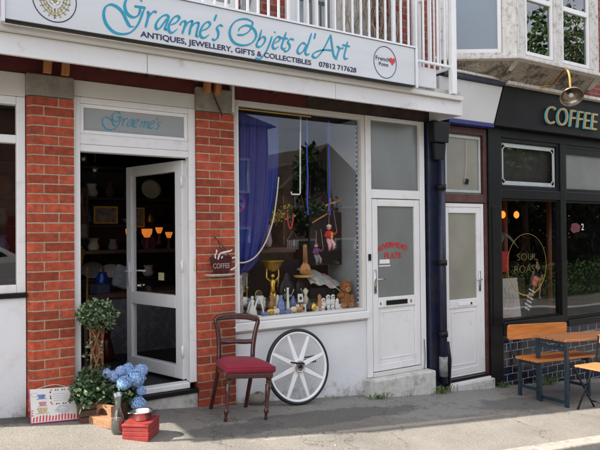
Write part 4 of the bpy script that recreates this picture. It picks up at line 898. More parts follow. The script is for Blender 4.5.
b=MB(); b.tube([(2.19,-.06,1.47),(2.19,-.12,1.45),(2.225,-.125,1.37),(2.24,-.125,1.30)],.004,6); b.tube([(2.19,-.12,1.45),(2.27,-.125,1.36),(2.30,-.125,1.30)],.004,6); b.build('bracket',m_rubber,cs,True)
# ================================================================== SWAN NECK LAMP
sl=thing('swan_neck_lamp','brass swan neck lamp with round bronze shade over the coffee lettering','lamp',(6.59,-.23,3.31))
P=crom([(6.585,-.21,3.318),(6.61,-.26,3.315),(6.64,-.36,3.325),(6.60,-.48,3.385),(6.55,-.58,3.425),(6.515,-.65,3.41),(6.505,-.68,3.33),(6.505,-.69,3.19)],7)
MB().tube(P,.014,10).build('neck',M('brass',(.62,.36,.10),.25,metal=.9,var=.15),sl,True); MB().tube([(6.505,-.69,3.14),(6.505,-.69,3.185)],.026,14).build('collar',M('copper',(.55,.20,.06),.3,metal=.8),sl,True)
mS=M('bronze_shade',(.30,.25,.21),.22,metal=.85,var=.3,scale=20)
sh=MB().lathe((0,0,0),[(.02,0),(.07,-.012),(.115,-.045),(.135,-.095),(.128,-.096),(.108,-.05),(.065,-.022),(.0,-.016)],32).xf(Matrix.Translation((6.505,-.69,3.135))@Matrix.Rotation(R_(-34),4,'X')@Matrix.Rotation(R_(28),4,'Y')).build('shade',mS,sl,True)
MB().ball((0,0,-.055),.032,12,8).xf(Matrix.Translation((6.505,-.69,3.135))@Matrix.Rotation(R_(-34),4,'X')@Matrix.Rotation(R_(28),4,'Y')).build('bulb',m_porc,sl,True)
# ================================================================== TERRACE FURNITURE
sl_=-.055
def slope(x,x0): return (x-x0)*sl_
tb=thing('terrace_table','slatted wooden table on dark blue steel frame outside the coffee shop','table',(6.4,-.85,zg(6.4,-.85)))
b=MB()
for i in range(5): y=-1.045+i*.082; b.add([(x,yy,.325+slope(x,5.82)+z) for z in (-.028,0) for x,yy in ((5.82,y),(7.2,y),(7.2,y+.076),(5.82,y+.076))],[(3,2,1,0),(4,5,6,7),(0,1,5,4),(1,2,6,5),(2,3,7,6),(3,0,4,7)])
b.build('table_top',m_tablewood,tb,bevel=.003)
for X in (5.85,7.12):
    z=.293+slope(X,5.82); zz=zg(X,-.9)
    for y in (-1.03,-.68): MB().box(X-.018,X+.018,y-.018,y+.018,zz,z).build('leg',m_tealsteel,tb)
    for a,c in ((zz+.03,zz+.06),(z-.09,z-.055),(z-.025,z-.001)): MB().box(X-.016,X+.016,-1.01,-.70,a,c).build('crossbar',m_tealsteel,tb)
bn=thing('terrace_bench','orange varnished pine bench with backrest between the table and tiled wall','bench',(6.2,-.55,zg(6.2,-.5)))
b=MB()
for i in range(3): y=-.765+i*.10; b.add([(x,yy,.072+slope(x,5.72)+z) for z in (-.03,0) for x,yy in ((5.72,y),(6.84,y),(6.84,y+.093),(5.72,y+.093))],[(3,2,1,0),(4,5,6,7),(0,1,5,4),(1,2,6,5),(2,3,7,6),(3,0,4,7)])
b.build('seat',m_pine,bn,bevel=.003)
mbk=Matrix.Translation((5.665,-.415,.25))@Matrix.Rotation(math.atan(-sl_),4,'Y'); o=[(0,.02),(.02,0),(1.07,.0),(1.09,.02),(1.09,.15),(1.07,.168),(.9,.172),(.02,.172),(0,.15)]
MB().prism(o,-.012,.012).xf(mbk).build('backrest',m_pine,bn,bevel=.004)
for X in (5.80,6.70):
    zz=zg(X,-.5); s_=.04+slope(X,5.72)
    for y in (-.74,-.47): MB().box(X-.016,X+.016,y-.016,y+.016,zz,s_).build('leg',m_tealsteel,bn)
    for a,c in ((s_-.04,s_-.005),(zz+.10,zz+.13)): MB().box(X-.014,X+.014,-.72,-.49,a,c).build('crossbar',m_tealsteel,bn)
    MB().tube([(X-.06,-.46,s_),(X-.10,-.43,s_+.1),(X-.10,-.40,s_+.33)],.012,8).build('back_support',m_tealsteel,bn,True)
fc=thing('folding_chair','wooden slatted folding chair with crossed black legs at the terrace table','chair',(6.06,-1.3,zg(6.06,-1.3)))
b=MB()
for i in range(5): x=5.87+i*.078; b.box(x,x+.068,-1.46,-1.11,.045-i*.003,.062-i*.003)
b.build('seat',m_tablewood,fc,bevel=.003)
for y in (-1.10,-1.47):
    z0=zg(6.05,-1.3); 
    MB().tube([(6.235,y,z0-.015),(5.86,y,.05)],.011,6).build('leg',m_black,fc); MB().tube([(5.90,y-.02,z0+.015),(6.24,y-.02,.05),(6.30,y-.02,.34)],.011,6).build('leg',m_black,fc)
MB().boxr((6.305,-1.30,.30),(.014,.38,.09),ry=.15).build('backrest',m_tablewood,fc,bevel=.003); MB().tube([(6.2,-1.10,-.37),(6.2,-1.47,-.38)],.008,6).build('crossbar',m_black,fc)
# ================================================================== WEEDS
def weed(x,y,n,s,label,w=.10):
    t=thing('weed_tuft',label,'weed',(x,y,zg(x,y)),0,'weeds along the foot of the walls'); b=MB(); r=random.Random(int(x*100))
    for i in range(n):
        px=r.triangular(-w,w)*(1 if r.random()<.7 else 1.9); py=r.gauss(0,.022); a=r.random()*6.28; h=s*r.uniform(.2,1.2); l=h*r.uniform(.3,1.5); dx=math.cos(a); dy=math.sin(a); ww=.0012+.0022*r.random()
        b.add([(px-dy*ww,py+dx*ww,0),(px+dy*ww,py-dx*ww,0),(px+dx*l*.5+dy*ww,py+dy*l*.5-dx*ww,h),(px+dx*l*.5-dy*ww,py+dy*l*.5+dx*ww,h),(px+dx*l,py+dy*l,h*.85)],[(0,1,2,3),(3,2,4)])
        if i%3==0: b.leaf((px+dx*l*.6,py+dy*l*.6,h*.9),.013,r)
    b.build('leaves',m_leafw,t,False,0,False)
weed(3.95,-.20,90,.05,'green weeds sprouting at the corner of the white flats doorstep',.16); weed(4.86,-.17,130,.07,'bright green weeds around the foot of the navy drainpipe',.17)
weed(5.95,-.12,90,.06,'small weeds below the left end of the navy tiles',.14); weed(6.75,-.16,90,.13,'taller weeds under the terrace bench against the tiles',.22); weed(4.35,-.18,16,.03,'sparse low weeds along the white flats doorstep',.25); weed(3.55,-.06,24,.03,'tiny weeds at the foot of the white wall right of the wheel',.2)
# ================================================================== WINDOW DISPLAY
MB().box(2.45,3.885,.065,.62,.60,.70).build('display_shelf',m_creamboard,S,bevel=.004)
MB().box(2.40,2.43,.07,.62,.70,2.7).build('window_cheek',m_wallin,S)
MB().box(3.89,3.935,.065,.62,.70,2.7).build('window_cheek',M('grey_cheek',(.30,.32,.33),.5,var=.06,scale=2),S)
m_curt=m_curtain
ct=thing('blue_curtain','sheer royal blue curtain draped at the left side of the shop window','curtain',(2.47,.15,1.2))
def cloth(name,tl,tr,bl,br,y,amp,waves,mat,par,nx=60,nz=26,bow=0):
    b=MB(); vs=[]
    for j in range(nz+1):
        t=j/nz
        for i in range(nx+1):
            s=i/nx; xl=tl[0]+(bl[0]-tl[0])*t; xr=tr[0]+(br[0]-tr[0])*(t**3); zl=tl[1]+(bl[1]-tl[1])*t; zr=tr[1]+(br[1]-tr[1])*t
            x=xl+(xr-xl)*s; z=zl+(zr-zl)*s-bow*t*math.sin(math.pi*s)
            vs.append((x,y+amp*math.sin(s*waves*6.28+t*1.3)*(.5+.5*t)+amp*.4*math.sin(s*waves*15+t*3),z))
    b.add(vs,[(j*(nx+1)+i,j*(nx+1)+i+1,(j+1)*(nx+1)+i+1,(j+1)*(nx+1)+i) for j in range(nz) for i in range(nx)]); b.sm=True
    return b.build(name,mat,par,True,solid=.002)
cloth('curtain_cloth',(2.47,2.66),(2.975,2.65),(2.46,1.24),(2.80,1.42),.13,.020,4,m_curt,ct,bow=.10)
cloth('curtain_swag',(2.46,1.30),(2.80,1.46),(2.46,1.10),(2.66,1.14),.17,.012,3,M('deep_blue_cloth',(.006,.012,.14),.6,var=.3),ct,nx=24,nz=10)
P=crom([(2.950,.095,2.05),(2.925,.095,1.85),(2.88,.095,1.62),(2.80,.095,1.42),(2.69,.095,1.28),(2.57,.095,1.225),(2.455,.095,1.235)],7); MB().tube(P,.0075,8).build('curtain_cord',m_rope,ct,True)
wc=tag(MB().tube([(3.215,.10,2.67),(3.205,.10,2.3),(3.20,.10,1.90),(3.192,.10,1.885),(3.10,.10,1.885),(3.095,.10,1.91)],.008,8).build('hanging_wire',m_white,None,True),'white bent wire hanging straight down in the middle of the shop window','wire')
for x,l in ((3.29,'thin bright blue ribbon hanging beside the white wire'),(3.56,'bright blue ribbon hanging above the clown puppet')):
    cloth_t=MB(); 
    for i in range(14): cloth_t.box(x-.009+.004*math.sin(i),x+.009+.004*math.sin(i),.10,.102,2.66-(i+1)*.07,2.66-i*.07)
    tag(cloth_t.build('hanging_ribbon',m_blue),l,'ribbon','blue ribbons in the shop window')
# light string
ls=thing('light_string','string of small blue and white beads down the right edge of the shop window','light string',(3.875,.05,.8)); b=MB(); b2=MB()
for i in range(76): z=.76+i*.0252; (b if i%2 else b2).ball((3.872+.003*math.sin(i*1.7),.045,z),.0085,8,6)
b.build('beads',m_blue,ls,True); b2.build('beads',m_porc,ls,True); MB().tube([(3.872,.05,.72),(3.872,.05,2.68)],.003,5).build('cord',m_black,ls)
tag(MB().box(2.475,3.84,.30,.33,.70,.80).build('display_riser',m_blackmatt),'low black riser board running along the back of the window display','display board')
bd_=tag(frame(3.45,3.87,1.15,1.72,.02,.33,.35).add(*[MB().box(3.47,3.85,.335,.345,1.17,1.70).v,MB().box(0,1,0,1,0,1).f]).build('dark_picture',m_blackmatt),'large dark framed picture behind the clown puppet','picture')
b=MB()
rnd=random.Random(11)
for i in range(500): b.leaf((3.66+rnd.gauss(0,.11),.42+rnd.gauss(0,.04),1.78+rnd.gauss(0,.07)),.03,rnd)
fx=thing('dark_foliage_garland','dark artificial foliage garland above the black picture','garland',(3.66,.4,1.7)); b.build('leaves',M_leaf('black_green_leaf',(.012,.018,.012)),fx)
# trophy: gold figure holding a bowl
tr=thing('gold_figure_stand','gold figure with raised arms holding up a wide shallow dish','statuette',(2.93,.20,.70)); x0,y0=2.93,.20
MB().lathe((x0,y0,.70),[(.05,0),(.05,.012),(.03,.03),(.022,.06)],16).build('base',m_goldmetal,tr,True)
b=MB(); b.tube([(x0-.02,y0,.75),(x0-.018,y0,.84),(x0-.014,y0,.92)],[.012,.016,.02],8); b.tube([(x0+.02,y0,.75),(x0+.018,y0,.84),(x0+.014,y0,.92)],[.012,.016,.02],8)
b.tube([(x0,y0,.91),(x0,y0,.96),(x0,y0,1.02),(x0,y0,1.045)],[.030,.022,.033,.014],10); b.ball((x0,y0,1.075),.022,10,8)
for s in (-1,1): b.tube([(x0+s*.03,y0,1.025),(x0+s*.07,y0,1.06),(x0+s*.065,y0,1.16)],[.012,.010,.008],7)
b.build('figure',m_goldmetal,tr,True); MB().lathe((x0,y0,1.12),[(.03,0),(.07,.03),(.11,.10),(.125,.104),(.118,.108),(.10,.09),(.06,.035),(0,.012)],26).build('dish',m_goldmetal,tr,True)
# necklace busts
for i,(x,col_,l) in enumerate(((2.60,'m_porc','pearl'),(2.83,'m_goldmetal','gilt'),(3.00,'m_bluep','blue'),(3.17,'m_woodmid','amber'),(3.40,'m_porc','white'),(3.50,'m_black','jet'))):
    t=thing('bead_necklace_heap','heap of %s beads curled on the sill, %s'%(l,['under the white lady','left of the gold figure','right of the blue vase','by the low white card','left of the owls','beneath the middle owl'][i]),'necklace',(x,.10,.705)); b=MB(); r=random.Random(i+40)
    for k in range(90): a=k*.35; q=.018+.028*abs(math.sin(k*.21)); b.ball((x+q*math.cos(a)*1.4+r.gauss(0,.003),.10+q*math.sin(a)*.7,.711+.018*(k/90)+.004*math.sin(k)),.0062,6,4)
    b.build('beads',eval(col_),t,True)
for i,(x,l) in enumerate(((2.70,'left brass candlestick on the display riser'),(3.06,'right brass candlestick on the display riser'))):
    t=thing('brass_candlestick',l,'candlestick',(x,.315,.805)); MB().lathe((x,.315,.805),[(.035,0),(.03,.01),(.008,.03),(.014,.06),(.007,.08),(.012,.14),(.02,.155),(.02,.165)],16).build('stick',m_goldmetal,t,True); MB().lathe((x,.315,.97),[(.009,0),(.009,.09),(.002,.10)],10).build('candle',m_cream,t,True)
for i,(x,l) in enumerate(((2.575,'left small oval photo frame behind the speckled vase'),(2.84,'middle small oval photo frame behind the gold figure'),(3.24,'right small oval photo frame between the busts'))):
    t=thing('oval_photo_frame',l,'picture frame',(x,.33,.81)); MB().tube([(x+.04*math.cos(k*.2618),.33,.87+.055*math.sin(k*.2618)) for k in range(24)],.007,6,closed=True).build('frame',m_goldmetal,t,True); MB().lathe((0,0,0),[(0,0),(.038,0)],20).xf(Matrix.Translation((x,.333,.87))@Matrix.Rotation(1.57,4,'X')@Matrix.Diagonal((1,1.35,1,1))).build('photograph',m_grey,t)
simple_back=tag(MB().box(2.46,3.36,.40,.42,.705,1.22).build('black_backdrop',m_blackmatt),'low black velvet backdrop board behind the gold figure and busts','display board')
def bust(x,y,z,h,label,blk=m_black):
    t=thing('necklace_bust',label,'display bust',(x,y,z),0,'black necklace busts in the shop window')
    MB().lathe((x,y,z),[(.055,0),(.085,.03),(.105,h*.4),(.095,h*.66),(.045,h*.82),(.034,h*.95),(.02,h)],20,1,.45).build('bust',blk,t,True)
    MB().tube([(x+.055*math.cos(a*.5236),y-.045,z+h*.55-.07*abs(math.sin(a*.5236))) for a in range(7)],.004,6).build('necklace',m_chrome,t,True)
bust(2.55,.30,.78,.42,'tall black necklace bust behind the blue curtain end'); bust(3.13,.26,.74,.36,'black necklace bust right of the gold figure'); bust(3.33,.27,.74,.36,'black necklace bust between playing card stands and bear')
# hand display, cards
hd=thing('jewellery_hand','black jewellery hand with pale finger highlights beside the gold figure','display hand',(3.03,.16,.72)); b=MB(); b.tube([(3.04,.16,.72),(3.04,.16,.82)],[.025,.02],10)
for i in range(4): b.tube([(3.02+i*.012,.16,.82),(3.035+i*.018,.15,.87),(3.05+i*.024,.145,.90-i*.004)],.006,6)
b.tube([(3.02,.16,.80),(2.99,.15,.84)],.007,6); b.build('hand',m_black,hd,True); b=MB()
for i in range(4): b.tube([(3.03+i*.014,.150,.845),(3.05+i*.022,.138,.895-i*.004)],.003,5)
b.build('rings',m_porc,hd,True)  # finger highlights modelled as pale tubes along the black hand
def cardst(x,y,z,s,label):
    t=thing('framed_card',label,'card',(x,y,z),0,'small white framed cards on the window sill'); MB().boxr((x,y,z+s/2),(s*.72,.008,s),rx=-.1).build('card',m_porc,t,bevel=.002); MB().boxr((x,y-.005,z+s/2),(s*.28,.003,s*.34),rx=-.1).build('emblem',m_black,t)
cardst(3.21,.13,.80,.085,'white framed card standing high between the two black busts'); cardst(3.22,.09,.70,.085,'white card low on the sill under the other card'); 
# ukulele-like stand, puppets
uk=thing('wooden_lute','honey coloured miniature wooden lute standing upright','musical ornament',(3.29,.16,1.07)); b=MB(); b.lathe((3.29,.16,1.07),[(.015,0),(.06,.02),(.068,.05),(.055,.09),(.03,.12),(.022,.15)],18,1,.5); b.tube([(3.29,.155,1.2),(3.285,.155,1.38)],[.026,.02],10); b.build('body',m_woodmid,uk,True)
b=MB(); 
for i in range(8): b.box(3.262,3.312,.128,.132,1.22+i*.018,1.224+i*.018)
b.lathe((3.29,.128,1.12),[(0,0),(.018,0)],14); b.build('frets',m_brownwood,uk)
MB().lathe((3.30,.2,1.045),[(0,0),(.10,.0),(.115,.02),(0,.024)],24).build('straw_stand',M('straw',(.42,.30,.08),.8,var=.3,scale=40),uk,True)
def puppet(x,y,z,h,label,jac,trous,hat):
    t=thing('string_puppet',label,'puppet',(x,y,z),0,'string puppets hanging in the shop window')
    MB().ball((x,y,z+h*.87),h*.085,12,9).build('head',m_skin,t,True); MB().lathe((x,y,z+h*.90),[(h*.10,0),(h*.10,.01),(h*.07,h*.06),(0,h*.10)],14).build('hat',hat,t,True)
    b=MB(); b.tube([(x,y,z+h*.46),(x,y,z+h*.62),(x,y,z+h*.76)],[h*.10,h*.13,h*.07],10); b.tube([(x+h*.08,y,z+h*.72),(x+h*.2,y-.02,z+h*.62),(x+h*.28,y-.03,z+h*.72)],[h*.05,h*.045,h*.03],8); b.tube([(x-h*.08,y,z+h*.72),(x-h*.17,y-.01,z+h*.58),(x-h*.1,y-.03,z+h*.5)],[h*.05,h*.045,h*.03],8); b.build('jacket',jac,t,True)
    b=MB(); b.tube([(x-h*.05,y,z+h*.47),(x-h*.04,y-.03,z+h*.25),(x+h*.02,y,z+h*.05)],[h*.08,h*.07,h*.05],8); b.tube([(x+h*.05,y,z+h*.47),(x+h*.13,y-.03,z+h*.28),(x+h*.17,y-.01,z+h*.08)],[h*.08,h*.07,h*.05],8); b.build('trousers',trous,t,True)
    MB().ball((x+h*.04,y-.03,z+.012),h*.05,8,6,(1.3,1,.7)).build('shoe',m_black,t,True); MB().ball((x+h*.2,y-.03,z+h*.06),h*.05,8,6,(1.3,1,.7)).build('shoe',m_black,t,True)
    b=MB(); b.tube([(x,y,z+h*.98),(x+.01,y+.01,z+h+.12)],.0012,4); b.tube([(x+h*.28,y-.03,z+h*.72),(x+.06,y,z+h+.14)],.0012,4); b.build('strings',m_rope,t)
    return t
c1=puppet(3.575,.14,1.30,.29,'red jacketed clown puppet with white hat and pink striped trousers',m_red,m_pinkwhite,m_porc); MB().box(3.575,3.60,.105,.11,1.44,1.50).build('yellow_scarf',M('yellow_cloth',(.6,.42,.03),.7),c1)
puppet(3.42,.15,1.16,.24,'purple and grey puppet left of the clown',m_purple,m_grey,m_brownwood)
b=MB(); b.tube([(3.36,.13,1.60),(3.55,.12,1.70)],.008,8); b.tube([(3.52,.12,1.78),(3.72,.13,1.84)],.010,8); b.tube([(3.62,.09,1.80),(3.64,.17,1.82)],.008,8); b.tube([(3.56,.12,1.72),(3.58,.12,1.86)],.012,8)
tag(b.build('puppet_control_bars',m_woodmid,None,True),'wooden puppet control bars hanging above the clown','puppet bars')
# cloth over a box, bear
cu2=thing('floral_cloth','floral teal and pink cloth draped over a box in the shop window','cloth',(3.55,.25,.95)); b=MB(); vs=[]; nx,ny=28,12
for j in range(ny+1):
    for i in range(nx+1):
        s=i/nx; t=j/ny; vs.append((3.33+.50*s,.12+.28*t,1.13-.16*s**1.8-.15*(1-t)**1.5+.012*math.sin(s*22+t*5)))
b.add(vs,[(j*(nx+1)+i,j*(nx+1)+i+1,(j+1)*(nx+1)+i+1,(j+1)*(nx+1)+i) for j in range(ny) for i in range(nx)]); b.sm=True; b.build('cloth',m_floral,cu2,True,solid=.006)
tag(MB().box(3.36,3.78,.16,.42,.705,.93).build('black_display_box',m_blackmatt,bevel=.005),'black display box under the floral cloth','box')
br=thing('teddy_bear','brown teddy bear lying at the right end of the window display','teddy bear',(3.74,.12,.72))
b=MB(); b.ball((3.76,.14,.80),.085,16,12,(1,.8,1)); b.ball((3.77,.125,.915),.065,16,12); b.ball((3.735,.12,.975),.024,10,8); b.ball((3.81,.12,.975),.024,10,8); b.ball((3.69,.10,.84),.034,10,8,(1.5,.9,.9)); b.ball((3.82,.08,.80),.034,10,8,(.9,.9,1.5)); b.ball((3.70,.08,.735),.036,10,8,(1.5,1,.9)); b.ball((3.80,.075,.735),.036,10,8,(1,1.3,.9)); b.build('body',m_brown,br,True)
MB().ball((3.755,.068,.90),.026,10,8).build('muzzle',M('tan_fur',(.45,.25,.12),.9),br,True); b=MB(); b.ball((3.75,.044,.908),.008,8,6); b.ball((3.742,.066,.935),.006,8,6); b.ball((3.79,.066,.935),.006,8,6); b.build('eyes_and_nose',m_black,br,True)
# flowers in vase
fv=thing('vase_of_yellow_blossom','spray of yellow blossom in a pale lilac vase','flowers',(2.93,.34,1.30)); MB().lathe((2.96,.34,1.36),[(.03,0),(.045,.05),(.03,.14),(.022,.20),(.03,.23)],18).build('vase',M('lilac_vase',(.30,.22,.28),.3),fv,True)
b=MB(); f=MB(); rr=random.Random(5)
for tx,tz in ((2.94,1.78),(3.03,1.66),(3.12,1.72),(3.20,1.66),(2.97,1.70),(3.15,1.78)):
    P=crom([(2.96,.34,1.55),((2.96+tx)/2,.30,(1.55+tz)/2+.04),(tx,.26,tz)],5); b.tube(P,.003,4)
    for i in range(32):
        q=P[rr.randint(3,len(P)-1)]; f.leaf((q[0]+rr.gauss(0,.016),q[1]+rr.gauss(0,.016),q[2]+rr.gauss(0,.016)),.017,rr)
b.build('twigs',m_brownwood,fv); f.build('blossom',m_yellowfl,fv)
tag(MB().box(2.80,3.30,.36,.52,1.30,1.35).build('back_shelf',m_brownwood),'narrow dark shelf behind the curtain holding the lilac vase','shelf')
b=MB(); b.tube([(3.10,.2,1.42),(3.17,.2,1.52),(3.24,.2,1.42),(3.10,.2,1.42)],.003,5); 
for i in range(7): b.tube([(3.11+i*.02,.2,1.42),(3.11+i*.02,.2,1.33)],.0035,5)
tag(b.build('wind_chime',m_grey,None,True),'small grey metal wind chime with hanging tubes behind the glass','wind chime')
tag(MB().tube(crom([(3.10,.18,1.70),(3.10,.18,1.62),(3.13,.18,1.54),(3.16,.18,1.62),(3.17,.18,1.70)],5),.007,6).build('red_bead_necklace',m_redvinyl,None,True),'dark red bead necklace hanging below the yellow blossom','necklace')
# sill figurines: each its own thing
def fig(name,label,cat,loc,parts):
    t=thing(name,label,cat,loc,0,'ornaments crowded along the window sill'); t.scale=(1.3,1.1,1.35)
    for nm,mat,fn in parts:
        b=MB(); fn(b); b.build(nm,mat,t,True,0,False)
F=.702
fig('white_lady_figurine','white porcelain lady with wide skirt near the left of the sill','figurine',(2.66,.12,F),[('figure',m_porc,lambda b:(b.lathe((0,0,0),[(.045,0),(.03,.05),(.012,.085),(.018,.11),(.006,.125)],14),b.ball((0,0,.135),.013,8,6))),('arms',m_porc,lambda b:b.tube([(-.02,0,.105),(-.035,-.01,.07),(-.045,0,.03)],.006,6))])
fig('arched_frame_ornament','white arched wire frame ornament on the sill','ornament',(2.72,.10,F),[('frame',m_porc,lambda b:b.tube(crom([(-.04,0,0),(-.03,0,.07),(0,0,.13),(.03,0,.07),(.04,0,0)],5),.008,6)),('foot',m_porc,lambda b:b.box(-.05,.05,-.02,.02,-.001,.008))])
for x,l in ((2.60,'left white mug on the riser'),(2.78,'right white mug on the riser')):
    fig('white_mug',l+' left of the gold figure','mug',(x,.20,.805),[('cup',m_porc,lambda b:b.lathe((0,0,0),[(.025,0),(.032,.01),(.034,.06),(.030,.06),(.028,.012),(0,.008)],16)),('handle',m_porc,lambda b:b.tube([(.033,0,.05),(.052,0,.04),(.033,0,.018)],.005,6))])
MB_=[('patterned_vase','tall speckled patterned vase at the extreme left of the sill','vase',(2.515,.13,F),M('speckled_glaze',(.32,.27,.25),.35,var=.7,scale=45),[(.03,0),(.042,.05),(.035,.12),(.042,.20),(.03,.27),(.038,.30)]),
 ('blue_vase','small blue and white vase in front of the gold figure','vase',(2.96,.09,F),m_bluep,[(.025,0),(.034,.04),(.024,.09),(.012,.12),(.018,.14)]),
 ('white_bottle','slender white bottle right of the blue vase','bottle',(3.05,.11,F),m_porc,[(.014,0),(.016,.04),(.010,.10),(.008,.17),(.012,.19)]),
 ('dark_bottle','short dark glass bottle right of the low white card','bottle',(3.29,.09,F),m_black,[(.02,0),(.022,.05),(.01,.07),(.012,.09)]),
 ('gilt_pot','small gilt pot with lid beside the dark bottle','pot',(3.335,.08,F),m_goldmetal,[(.018,0),(.028,.03),(.022,.05),(.005,.07)]),
 ('terracotta_figure','rust coloured pear shaped ornament left of the white owls','ornament',(3.42,.10,F),m_woodmid,[(.02,0),(.03,.03),(.012,.08),(.018,.11),(.0,.13)]),
 ('pepper_pot','white pepper pot on the sill before the bear','pot',(3.62,.07,F),m_porc,[(.018,0),(.022,.03),(.012,.06),(.016,.075),(0,.09)])]
for nm,l,c,loc,mt_,pr_ in MB_: fig(nm,l,c,loc,[('body',mt_,lambda b,pr_=pr_:b.lathe((0,0,0),pr_,18))])
for i,(x,l,mt_) in enumerate(((2.84,'gold and white animal ornament at the foot of the gold figure',m_goldmetal),(2.90,'pale reclining animal ornament in front of the gold figure',m_porc),(3.10,'cream dog ornament beneath the jewellery hand',m_cream),(3.15,'brown dog ornament left of the low white card',m_woodmid))):
    fig('animal_ornament',l,'figurine',(x,.08,F),[('body',mt_,lambda b:(b.ball((0,0,.03),.028,10,7,(1.3,.7,.8)),b.ball((.035,0,.055),.016,8,6),b.tube([(-.02,0,.02),(-.022,0,0)],.007,6),b.tube([(.02,0,.02),(.022,0,0)],.007,6))),('ears',m_black,lambda b:(b.ball((.03,-.01,.068),.005,6,5),b.ball((.03,.01,.068),.005,6,5)))])
for x,l in ((3.465,'leftmost of the three white owl ornaments'),(3.525,'middle of the three white owl ornaments'),(3.585,'rightmost of the three white owl ornaments')):
    fig('white_owl',l+' below the floral cloth','figurine',(x,.10,F+.03*(x>3.5)),[('body',m_porc,lambda b:(b.ball((0,0,.035),.028,10,8,(1,.8,1.2)),b.ball((0,-.004,.075),.021,10,8))),('eyes',m_black,lambda b:(b.ball((-.008,-.022,.078),.006,6,5),b.ball((.008,-.022,.078),.006,6,5)))])
for x,l in ((3.36,'leftmost small white name card'),(3.44,'second small white name card from the left'),(3.51,'third small white name card from the left'),(3.56,'fourth small white name card from the left'),(3.66,'rightmost small white name card')):
    fig('price_card',l+' at the front of the sill','card',(x,.062,F),[('card',m_porc,lambda b:b.boxr((0,0,.02),(.03,.004,.04),rx=-.2)),('ink',m_grey,lambda b:b.boxr((0,-.004,.02),(.02,.002,.004),rx=-.2))])
for x,l in ((2.77,'dark blue bowl on the sill below the right mug'),(3.02,'dark blue bowl on the sill below the jewellery hand')):
    fig('blue_bowl',l,'bowl',(x,.075,F),[('bowl',m_bluep,lambda b:b.lathe((0,0,0),[(.018,0),(.035,.03),(.032,.03),(0,.006)],16))])
MB().box(2.46,3.86,.155,.26,.702,.748).build('display_step',m_blackmatt,S)
for i in range(16):
    x=2.50+i*.082; r=random.Random(i+5); mm=[m_porc,m_goldmetal,m_bluep,m_black,m_cream,m_woodmid][i%6]; h=.07+.07*r.random(); cn_=['white','gilt','blue','black','cream','amber'][i%6]
    pos=['at the left end of the riser','behind the speckled vase','left of the left mug','between the two mugs','right of the right mug','behind the animal ornaments','left of the gold figure','behind the gold figure','right of the gold figure','behind the jewellery hand','left of the high framed card','behind the high framed card','right of the framed cards','behind the gilt pot','left of the owls','behind the owls'][i]
    fig('small_trinket',cn_+' trinket '+pos,'ornament',(x,.205+.02*math.sin(i*2.2),.749),[('body',mm,lambda b:b.lathe((0,0,0),[(.014+.01*r.random(),0),(.018+.02*r.random(),h*.3),(.008+.016*r.random(),h*.6),(.010+.016*r.random(),h*.85),(.004,h)],14))])
tag(MB().boxr((2.66,.33,1.02),(.10,.02,.20),ry=.2).build('slate_clock',m_grey,bevel=.02),'tilted grey pointed slab between curtain and gold figure','ornament')
# ================================================================== SHOP INTERIOR THROUGH THE DOOR
ctr=thing('shop_counter','grey damask papered counter with dark top inside the doorway','counter',(2.2,1.9,.17)); MB().box(1.55,3.9,1.75,2.3,.171,.80).build('damask_front',m_damask,ctr); MB().box(1.5,3.93,1.70,2.35,.802,.85).build('counter_top',m_brownwood,ctr,bevel=.005)
def lampthing(x,y,z,label,s=1):
    t=thing('table_lamp',label,'lamp',(x,y,z),0,'amber table lamps glowing inside the antiques shop'); MB().lathe((x,y,z),[(.05,0),(.02,.03),(.014,.13)],14).build('base',m_brownwood,t,True)
    MB().lathe((x,y,z+.14),[(.032*s,0),(.062*s,.05),(.068*s,.11*s)],20).build('lamp_shade',M_emit('amber_lampshade',(1,.28,.04),.22),t,True); MB().ball((x,y,z+.18),.024,8,6).build('bulb',M_emit('lamp_bulb',(1,.5,.15),1.3),t,True)
for x,z,l,s in ((2.197,1.32,'leftmost amber table lamp glowing left of the open door',1),(2.401,1.32,'second amber lamp from the left, glowing through the door glass',1),(2.56,1.37,'third amber lamp from the left, behind the door glass',.7),(2.69,1.31,'rightmost small amber lamp behind the door glass',.7)): lampthing(x,2.5,z,l,s)
tag(MB().box(1.2,3.9,2.40,2.65,1.27,1.31).build('lamp_shelf',m_brownwood),'dark wall shelf carrying the four amber lamps','shelf')
tag(frame(1.25,1.75,1.55,2.1,.03,2.8,2.84).add(MB().box(1.28,1.72,2.81,2.83,1.58,2.07).v,MB().box(0,1,0,1,0,1).f).build('wall_picture',m_brownwood),'dim framed picture on the back wall of the shop','picture')
m_dress=M('blackened_oak',(.022,.014,.010),.6,var=.4)
dr=thing('dark_dresser','tall dark dresser with shelves of crockery deep inside the shop','dresser',(1.2,3.0,.17)); b=MB()
for x in (.35,2.9): b.box(x,x+.05,2.9,3.3,.17,2.4)
for z in (.9,1.25,1.6,1.95,2.35): b.box(.4,2.9,2.9,3.3,z,z+.03)
b.box(.35,2.95,3.3,3.33,.17,2.4); b.box(.4,2.9,2.92,3.3,.17,.89); b.build('carcass',m_dress,dr)
r=random.Random(21); 
cl=['plate','jug','vase','bowl']
